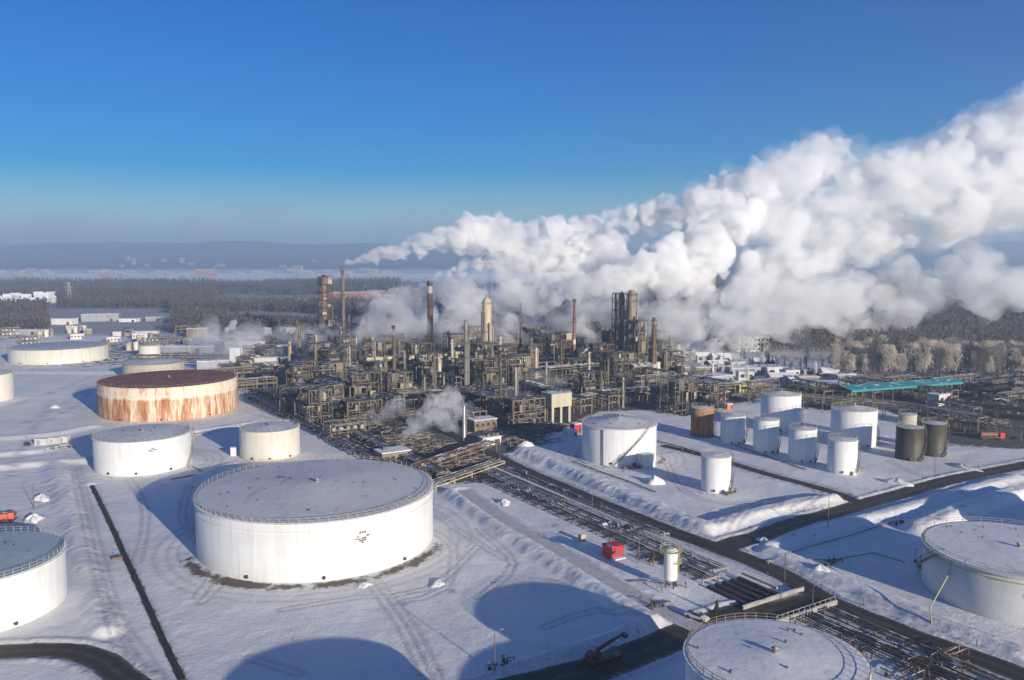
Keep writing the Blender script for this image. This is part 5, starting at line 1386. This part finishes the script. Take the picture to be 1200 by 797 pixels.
b = MB(); b.add([(-6.5, -5, 5.3), (6.5, -5, 5.3), (6.5, 0, 9), (-6.5, 0, 9), (-6.5, 5, 5.3), (6.5, 5, 5.3)], [(0, 1, 2, 3), (3, 2, 5, 4), (0, 3, 4), (1, 5, 2)]); b.build('roof', 'roof_snow', r0)
MB().box(2, -4.54, 2, 1.6, .1, 1.4).build('window', 'glass_dark', r0); proto(r0)
for i in range(26):
    px, py = rng.uniform(-5, 36), rng.uniform(352, 360)
    if i > 17: px, py = rng.uniform(45, 65), rng.uniform(350, 355)
    x, y = at(px, py); dup(r0, x, y, 0, rng.uniform(0, 3), (1.3, 1.3, 1.6), 'small snow roofed house in the settlement among the far left woods', 'houses among the far left woods')
r1 = thing('apartment_block', 'pale block', 'apartment block', 0, 0)
MB().box(0, 0, -4, 60, 16, 30).build('wall', 'concrete', r1); MB().box(0, 0, 26.01, 61, 17, .6).build('roof', 'roof_snow', r1); b = MB()
for k in range(8):
    b.box(0, -8.06, 1+k*3.1, 57, .1, 1.2)
b.build('window_row', 'glass_dark', r1); proto(r1)
for i in range(95):
    px = rng.choice([rng.uniform(-10, 60), rng.uniform(110, 200), rng.uniform(180, 300), rng.uniform(300, 470), rng.uniform(110, 180)]); yy = rng.uniform(3400, 4400) if rng.random() < .8 else rng.uniform(4400, 7500)
    x = (px-600)/960*yy; sc = rng.uniform(.25, .9); h2 = rng.uniform(.25, .9)*(1.9 if rng.random() < .12 else 1)
    dup(r1, x, yy, hill_z(x, yy), rng.uniform(-.3, .3), (sc, 1, h2), 'pale apartment block of the hazy town at the foot of the far hills', 'apartment blocks of the hazy town')
x = (242-600)/960*3700; r = thing('town_hall_block', 'wide pinkish building of the hazy town left of centre', 'building', x, 3700, 0, 0)
MB().box(0, 0, 0, 84, 24, 30).build('wall', 'brick_red', r); MB().box(0, 0, 30.01, 86, 26, 1).build('roof', 'roof_snow', r); MB().box(0, -12.1, 8, 76, .2, 4).build('window_row', 'glass_dark', r)
x, y = at(82, 358); r = thing('power_pylon', 'lattice power pylon rising above the far left woods', 'pylon', x, y, 0, .3); b = MB(); H = 40
for (u, v) in ((-1, -1), (1, -1), (1, 1), (-1, 1)): b.bar((u*4, v*4, 0), (u*.7, v*.7, H), .7)
for k in range(7):
    z0, z1 = H*k/7, H*(k+1)/7; w0, w1 = 4-3.3*k/7, 4-3.3*(k+1)/7
    for v in (-1, 1): b.bar((-w0, v*w0, z0), (w1, v*w1, z1), .4); b.bar((w0, v*w0, z0), (-w1, v*w1, z1), .4)
b.build('mast', 'insulation', r)
for z in (26, 32, 38): MB().bar((-7, 0, z), (7, 0, z), .7).build('crossarm', 'insulation', r)

# woods: thousands of small crowns, one mass each
def wood(name, pts, hs, mat, label, seed, per=14, spread=.28, kind='stuff', conifer=False, cat='woodland'):
    g = np.random.default_rng(seed); n_ = len(pts); pts = np.asarray(pts)
    k = per; N = n_*k; base = np.repeat(pts, k, 0); hh = np.repeat(hs, k)
    t = g.random(N); a = g.random(N)*2*np.pi
    prof = (1-t)*.9+.05 if conifer else np.sqrt(np.clip(1-(2*t-.9)**2, .04, 1))
    rr = hh*spread*prof*np.sqrt(g.random(N)); z = hh*(.12+.88*t if conifer else .28+.7*t)
    cx = base[:, 0]+rr*np.cos(a); cyy = base[:, 1]+rr*np.sin(a)
    sz = hh*(.075 if not conifer else .1)*(.6+.8*g.random(N)); V = np.zeros((N, 3, 3))
    for j in range(3):
        th = g.random(N)*2*np.pi; ph = (g.random(N)-.35)*2.4
        V[:, j, 0] = cx+sz*np.cos(th)*np.cos(ph); V[:, j, 1] = cyy+sz*np.sin(th)*np.cos(ph); V[:, j, 2] = z+sz*1.7*np.sin(ph)
    F = np.arange(N*3).reshape(-1, 3)
    # trunks
    T = np.zeros((n_, 3, 3)); w_ = hs*.012+.08
    T[:, 0] = np.c_[pts[:, 0]-w_, pts[:, 1], np.zeros(n_)]; T[:, 1] = np.c_[pts[:, 0]+w_, pts[:, 1], np.zeros(n_)]; T[:, 2] = np.c_[pts[:, 0], pts[:, 1], hs*.9]
    V = np.concatenate([V.reshape(-1, 3), T.reshape(-1, 3)]); F = np.concatenate([F, N*3+np.arange(n_*3).reshape(-1, 3)])
    o = np_mesh(name, V, F, mat); return tag(o, label, cat, kind=kind)
def scatter(n_, x0, x1, y0, y1, seed, keep=None, cl=160, thr=.42):
    g = np.random.default_rng(seed); u = g.random(n_*3); y = y0*(y1/y0)**g.random(n_*3); f0 = x0/y0*1.0
    x = (x0+(x1-x0)*u)/1000.0*y
    q = (fbm(x/cl, y/cl, 3, seed) > thr*.9)
    if keep is not None: q &= keep(x, y)
    x, y = x[q][:n_], y[q][:n_]; return np.c_[x, y]
hs = lambda p, a, b, s_: a+(b-a)*np.random.default_rng(s_).random(len(p))
CL = [(-150, 1020, 60)]
def k_left(x, y):
    px = 600+960*x/y; py = 303+76800/y
    return (px < 470) & ~((px > 55) & (px < 200) & (py > 362)) & ~((px < 66) & (py > 349) & (py < 362)) & ~((px > 255) & (px < 470) & (py > 346) & (py < 358))
p = scatter(22000, -760, -60, 875, 2750, 1, k_left, thr=.45); wood('bare_forest', p, hs(p, 11, 19, 1), 'bare_wood', 'brown leafless woods stretching across the far left plain', 1)
p = scatter(7000, -760, -60, 1150, 2800, 2, lambda x, y: k_left(x, y) & (fbm(x/260, y/200, 3, 8) > .52)); wood('conifer_forest', p, hs(p, 12, 20, 2), 'spruce', 'dark conifer patches within the far left woods', 2, conifer=True)
p = scatter(30000, 240, 900, 690, 4800, 3, lambda x, y: (y > 690+0*x), thr=.3); wood('hazy_forest', p, hs(p, 10, 16, 3), 'bare_wood', 'dark grey leafless forest behind the frosted trees at the right', 3)
p = scatter(6000, 300, 900, 720, 4800, 4, lambda x, y: fbm(x/200, y/200, 3, 5) > .5); wood('shaded_conifer_forest', p, hs(p, 11, 17, 4), 'spruce', 'dark conifers scattered through the right hand forest in steam shadow', 4, conifer=True)
p = scatter(3500, -250, 320, 900, 2600, 5, lambda x, y: (600+960*x/y > 380) & (600+960*x/y < 900)); wood('central_forest', p, hs(p, 12, 19, 5), 'bare_wood', 'hazy woods seen through gaps of the steam behind the works', 5)

# the belt of frosted trees: each its own thing
def leafless(seed, h=24, n_=950, mat='frosted', spread=.20, nm='frosted_tree'):
    g = random.Random(seed); r = thing(nm, None, 'tree', 0, 0)
    b = MB(); b.tube((0, 0, 0), (0, 0, h*.5), .32, .2, n=6); b.tube((0, 0, h*.5), (0, 0, h*.95), .2, .04, n=5); tips = []
    for i in range(11):
        z = h*g.uniform(.3, .8); a = g.uniform(0, 6.28); L = h*g.uniform(.07, .16); e = (math.cos(a)*L, math.sin(a)*L, z+L*1.5); b.tube((0, 0, z), e, .1, .03, n=4, caps=False); tips.append(((0, 0, z), e))
    tr_ = b.build('trunk', 'bark', r); b = MB()
    for i in range(n_):
        q = tips[g.randrange(len(tips))] if g.random() < .75 else ((0, 0, h*.4), (0, 0, h)); t = g.uniform(.2, 1.12)
        c = [q[0][j]+(q[1][j]-q[0][j])*t+g.gauss(0, h*.055) for j in range(3)]; c[2] = min(c[2], h*1.04)
        L = h*.055*g.uniform(.5, 1.4); a = g.uniform(0, 6.28); u = (math.cos(a)*L*.5, math.sin(a)*L*.5, L*g.uniform(.7, 1.6)); w_ = L*.11
        b.add([(c[0]-w_, c[1], c[2]), (c[0]+w_, c[1]+w_*.5, c[2]), (c[0]+u[0], c[1]+u[1], c[2]+u[2])], [(0, 1, 2)])
    b.build('crown', mat, r); return proto(r)
FT = [leafless(60+i, 20+i % 3) for i in range(6)]
g = random.Random(12); pts_ = []
k = 0
while len(pts_) < 290 and k < 9000:
    k += 1; px = g.uniform(975, 1240); yb = 447+(px-1000)*.008; py = yb-g.random()**1.5*17-1
    x, y = at(px, py)
    if all(math.hypot(x-a, y-b_) > 2.2 for a, b_ in pts_): pts_.append((x, y))
for i, (x, y) in enumerate(pts_):
    sc = g.uniform(.68, 1.08); dup(FT[g.randrange(6)], x, y, 0, g.uniform(0, 6.28), (sc*1.15, sc*1.15, sc), 'pale frosted leafless tree of the belt behind the teal canopy', 'frosted trees in the belt at the right')
WT = leafless(90, 14, 900, 'frost_white', nm='rime_tree')
for px, py, sc, lb in ((945, 431, 1.4, 'rounded white frosted tree standing alone beyond the long low warehouse'), (919, 436, .95, 'smaller white frosted tree left of the lone rounded one'), (938, 442, .9, 'greyish frosted tree in front of the lone rounded one'), (897, 422, 1.0, 'frosted tree right of the pale windowed block'), (868, 425, 1.0, 'frosted tree in front of the office blocks')):
    x, y = at(px, py); dup(WT, x, y, 0, sc, (sc, sc, sc), lb)
for i, (px, py, h, lb) in enumerate(((900, 433, 12, 'dark spruce right of the office blocks'), (905, 434, 10, 'dark spruce next to the taller one right of the office blocks'), (882, 432, 9, 'small dark spruce below the pale windowed block'))):
    x, y = at(px, py); spruce(x, y, h, lb, seed=40+i)

# houses, frosted and dark trees scattered over the snowy lots right of the works
g = random.Random(21); lots = [(px, py) for px, py in ((806, 419), (822, 424), (800, 430), (845, 425), (862, 434), (893, 428), (908, 440), (930, 452), (952, 441), (971, 444), (987, 449), (840, 433), (873, 445), (915, 448), (945, 452))]
for i, (px, py) in enumerate(lots):
    x, y = at(px, py); building(px, py, g.uniform(9, 18), g.uniform(7, 10), g.uniform(3.5, 6), ('pale', 'grey', 'tan')[i % 3]+' snow roofed house, number %d from the left on the snowy lots right of the works' % (i+1) if False else ('%s snow roofed house %s' % (('pale', 'grey', 'tan')[i % 3], ('left behind short white chimney', 'right behind short white chimney', 'beyond the low snowy warehouse', 'directly behind the short white chimney', 'between white chimney and office blocks', 'before the pale windowed block', 'left of the smaller white frosted tree', 'in front of the smaller white frosted tree', 'right of the lone rounded frosted tree', 'left of the frosted tree belt', 'at the left foot of the frosted tree belt', 'behind the grey flat roofed building', 'right behind the grey flat roofed building', 'left of the low snowy shed', 'behind the low snowy shed')[i])), None, wall=('wall_pale', 'wall_grey', 'steel_tan')[i % 3], rz=g.uniform(-.2, .5), win=2, gable=1.6 if i % 2 else 0, name='lot_house', cat='house')
for i in range(34):
    px, py = g.uniform(800, 985), g.uniform(416, 452)
    if i % 4 == 0 and False: pass
    x, y = at(px, py); sc = g.uniform(.45, .85); dup(WT, x, y, 0, g.uniform(0, 6), (sc, sc, sc), 'small bare frosted tree among the houses right of the works', 'small frosted trees among the houses')
# ------------------------------------------------------------------ steam: real closed volumes of lit vapour
ICO = []
def _ico():
    bm_t = (1+5**.5)/2
    v = [(-1, bm_t, 0), (1, bm_t, 0), (-1, -bm_t, 0), (1, -bm_t, 0), (0, -1, bm_t), (0, 1, bm_t), (0, -1, -bm_t), (0, 1, -bm_t), (bm_t, 0, -1), (bm_t, 0, 1), (-bm_t, 0, -1), (-bm_t, 0, 1)]
    f = [(0, 11, 5), (0, 5, 1), (0, 1, 7), (0, 7, 10), (0, 10, 11), (1, 5, 9), (5, 11, 4), (11, 10, 2), (10, 7, 6), (7, 1, 8), (3, 9, 4), (3, 4, 2), (3, 2, 6), (3, 6, 8), (3, 8, 9), (4, 9, 5), (2, 4, 11), (6, 2, 10), (8, 6, 7), (9, 8, 1)]
    v = [np.array(p)/np.linalg.norm(p) for p in v]
    cache = {}; nf = []
    def mid(a, b):
        k = (min(a, b), max(a, b))
        if k not in cache: m_ = v[a]+v[b]; v.append(m_/np.linalg.norm(m_)); cache[k] = len(v)-1
        return cache[k]
    for a, b, c in f:
        ab, bc, ca = mid(a, b), mid(b, c), mid(c, a); nf += [(a, ab, ca), (b, bc, ab), (c, ca, bc), (ab, bc, ca)]
    return np.array(v), np.array(nf)
IV, IF = _ico()
def billow(centres, seed, sub=9, sub2=5):
    """main puffs, each studded with smaller and smaller ones"""
    g = np.random.default_rng(seed); out = []
    for (x, y, z, R) in centres:
        out.append((x, y, z, R*.86))
        for i in range(sub):
            d = g.normal(size=3); d /= np.linalg.norm(d); r1 = R*g.uniform(.26, .46); c = np.array((x, y, z))+d*R*.84; out.append((*c, r1))
            for j in range(sub2):
                e = g.normal(size=3)+d*1.2; e /= np.linalg.norm(e); out.append((*(c+e*r1*.9), r1*g.uniform(.3, .5)))
    return np.array(out)
def steam(name, label, spheres, vox, mat, disp=0.0, dscale=10.0, soft=1):
    P_ = spheres; n_ = len(P_)
    V = (IV[None]*P_[:, None, 3:4]+P_[:, None, :3]).reshape(-1, 3); F = (IF[None]+(np.arange(n_)*len(IV))[:, None, None]).reshape(-1, 3)
    o = np_mesh(name, V, F, mat); rm = o.modifiers.new('remesh', 'REMESH'); rm.mode = 'VOXEL'; rm.voxel_size = vox; rm.adaptivity = 0
    dg = bpy.context.evaluated_depsgraph_get(); me = bpy.data.meshes.new_from_object(o.evaluated_get(dg)); o.modifiers.clear()
    co = np.empty(len(me.vertices)*3, np.float32); me.vertices.foreach_get('co', co); co = co.reshape(-1, 3).astype(float)
    nr = np.empty(len(me.vertices)*3, np.float32); me.vertices.foreach_get('normal', nr); nr = nr.reshape(-1, 3)
    if disp:
        def n3(s_, sd_): return (fbm(co[:, 0]/s_+co[:, 1]/s_*.37, co[:, 2]/s_+co[:, 1]/s_*.61, 4, sd_)+fbm(co[:, 1]/s_-co[:, 0]/s_*.41, co[:, 2]/s_+17, 4, sd_+9))/2-.47
        co = co+nr*(n3(dscale, 3)*2.6*disp+n3(dscale*.36, 5)*1.5*disp)[:, None]
        me.vertices.foreach_set('co', co.astype(np.float32).ravel())
    me.materials.clear(); me.materials.append(MT[mat]); me.update()
    o.data = me; return tag(o, label, 'steam', kind='stuff')
def ip(x, tab):
    return float(np.interp(x, [t[0] for t in tab], [t[1] for t in tab]))
TOP = [(530, 278), (560, 262), (593, 245), (620, 262), (647, 250), (680, 258), (720, 240), (760, 236), (800, 224), (840, 204), (867, 192), (907, 180), (935, 166), (960, 155), (987, 186), (1013, 190), (1040, 170), (1067, 178), (1100, 152), (1133, 132), (1160, 126), (1187, 105), (1240, 92), (1330, 70)]
BOT = [(530, 292), (560, 300), (620, 318), (680, 335), (720, 362), (760, 372), (830, 372), (860, 350), (900, 336), (960, 320), (1030, 305), (1100, 288), (1150, 270), (1190, 256), (1240, 250), (1330, 230)]
def depth(px): return 690+max(0, px-405)*.14
def wpt(px, py, y): return ((px-600)/960*y, y, height_at(py, y))
g = np.random.default_rng(7); main = []
x_ = 535.0
def gap(px, py):      # long torn gaps lying along the drift of the plume
    u, v = px*.95-py*.3, px*.3+py*.95
    return float(fbm(np.array([u/95.]), np.array([v/30.]), 3, 91)[0])
while x_ < 1300:
    t, b_ = ip(x_, TOP), ip(x_, BOT); H = b_-t; y0 = depth(x_); rb = float(np.interp(x_, [535, 700, 900, 1250], [7, 10, 14.5, 21])); n_ = 3+int(H/(rb*.95))
    for i in range(n_):
        rp = min(H*.45, rb*(g.uniform(.45, 1.0) if g.random() < .75 else g.uniform(1.0, 1.55)))
        f = (i+g.uniform(-.5, .5))/max(1, n_-1); py = t+rp*.95+(H-1.6*rp)*min(max(f, 0), 1)
        dd = H*.5*y0/960; yy = y0+g.uniform(-dd, dd); px = x_+g.uniform(-9, 9); edge = (py-t)/H
        if gap(px, py) < .29+.15*edge and edge > .22: continue
        main.append((*wpt(px, py, yy), rp*yy/960))
    x_ += float(np.interp(x_, [535, 700, 1250], [5, 7, 11]))
def mpx(q): return 600+960*q[0]/q[1]
young = [q for q in main if mpx(q) < 880]; old = [q for q in main if mpx(q) >= 862]
steam('steam_plume', 'great billowing white steam plume drifting right above the works', billow(young, 1, 8, 4), 1.35, 'steam_dense', 2.6, 12)
steam('steam_plume', 'softer grey white far end of the great plume reaching the right edge', billow(old, 5, 8, 4), 1.6, 'steam_old', 3.2, 14)
halo = [(x, y, z, R*1.5) for x, y, z, R in main if R > 9]
steam('plume_halo', 'soft thinning fringe of vapour round the great steam plume', billow(halo, 2, 6, 1), 3.0, 'steam_fill', 5.0, 22)
def jet(name, label, pts, r0, r1, y0, y1, seed, mat='steam_young', vox=1.0, n_=26, wob=.5, sub=6):
    g = np.random.default_rng(seed); out = []; k = len(pts)-1
    for i in range(n_):
        t = i/(n_-1)*k; j = min(int(t), k-1); f = t-j; q = i/(n_-1)
        px = pts[j][0]+(pts[j+1][0]-pts[j][0])*f; py = pts[j][1]+(pts[j+1][1]-pts[j][1])*f; rp = r0+(r1-r0)*q; yy = y0+(y1-y0)*q
        px += g.normal()*rp*wob; py += g.normal()*rp*wob; out.append((*wpt(px, py, yy+g.normal()*rp*.5), rp*yy/960*g.uniform(.75, 1.2)))
    return steam(name, label, billow(out, seed, sub, 2), vox, mat, 1.0, 8)
yc = at(403, 413)[1]
jet('chimney_steam', 'white steam streaming right from the tall slender grey chimney', [(404, 309), (425, 304), (455, 297), (500, 286), (535, 276), (565, 266)], 1.7, 13, yc, 715, 2, n_=110, wob=.45, vox=1.0)
jet('steam_jet', 'white steam lobe crossing behind the red and white chimney to the right', [(470, 379), (500, 373), (540, 366), (590, 352), (640, 340), (700, 322)], 4, 17, 690, 740, 3, n_=60)
jet('steam_jet', 'long middle steam lobe under the main plume, left of the highest tower', [(512, 323), (560, 311), (610, 300), (660, 295), (720, 290)], 4, 17, 720, 740, 4, n_=44)
jet('steam_jet', 'bright steam lobe billowing over the highest tower', [(640, 348), (690, 335), (740, 322), (790, 312), (840, 300)], 8, 26, 650, 700, 5, n_=40)
jet('steam_puff', 'small slanting steam puff over the snow right of the lattice tower', [(385, 411), (392, 407), (402, 402), (408, 398)], 1.6, 4.2, 610, 620, 6, n_=12, vox=.6)
jet('steam_puff', 'round white puff above the hazy yard beyond the rusty tank', [(263, 394), (268, 388), (273, 381)], 2.5, 5.5, 820, 830, 7, n_=9, vox=.9)
jet('chimney_steam', 'pale steam rising from the short white chimney at the right', [(835, 421), (838, 414), (844, 404), (848, 392), (856, 378), (862, 362)], 1.7, 9, 548, 580, 8, 'steam_mid', n_=26, vox=.8)
jet('ground_steam', 'pale steam cloud rising from the ground left of the short silver column', [(474, 510), (486, 500), (500, 492), (516, 482), (532, 474)], 7, 17, 356, 372, 9, 'steam_puff', n_=24, vox=.7)
jet('ground_steam', 'thin slanting steam left of the larger ground steam cloud', [(413, 506), (425, 496), (440, 487), (458, 480), (475, 476)], 4, 11, 372, 380, 10, 'steam_mid', n_=18, vox=.7)
# thinner vapour under and behind the plume
g = np.random.default_rng(31); th = []
for i in range(300):
    px = g.uniform(430, 1010); lo = np.interp(px, [430, 520, 650, 800, 900, 1010], [395, 404, 418, 414, 400, 372]); hi = np.interp(px, [430, 520, 600, 900, 1010], [362, 330, 315, 340, 325])
    yy = g.uniform(610, 760); py = g.uniform(hi, lo); rp = g.uniform(9, 22); th.append((*wpt(px, py, yy), rp*yy/960))
steam('drifting_vapour', 'grey vapour drifting low behind the columns of the works', billow(th, 31, 6, 1), 3.0, 'steam_mid', 3, 24)
g = np.random.default_rng(33); th = []
for i in range(70):
    px = g.uniform(860, 1260); lo = np.interp(px, [860, 1000, 1100, 1260], [405, 400, 365, 350]); hi = np.interp(px, [860, 1000, 1260], [330, 318, 290])
    yy = g.uniform(760, 1000); py = g.uniform(hi, lo); rp = g.uniform(14, 30); th.append((*wpt(px, py, yy), rp*yy/960))
steam('trailing_vapour', 'thin grey vapour hanging over the shaded forest right of the plume', billow(th, 33, 6, 1), 4.0, 'steam_thin', 4, 40)
g = np.random.default_rng(35); th = []
for i in range(80):
    px = g.uniform(225, 420); py = g.uniform(385, 428); yy = g.uniform(600, 760); rp = g.uniform(7, 18); th.append((*wpt(px, py, yy), rp*yy/960))
for i in range(170):
    px = g.uniform(380, 820); yy = g.uniform(420, 660); rp = g.uniform(6, 14); q = wpt(px, 303+76800/yy-rp*.8, yy); th.append((*q, rp*yy/960))
steam('ground_mist', 'faint mist lying over the yard and between the process units', billow(th, 35, 5, 1), 2.5, 'steam_thin', 3, 24)
# smog bank on the horizon, outside the haze
g = np.random.default_rng(41); th = []
for i in range(90): th.append((g.uniform(-19000, 19000), g.uniform(18500, 24000), g.uniform(150, 700), g.uniform(600, 1100)))
th = np.array(th); o = steam('smog_bank', 'grey smog layer lying above the far hills', th*np.array([1, 1, 1, 1]), 140, 'smog_air', 120, 1500)
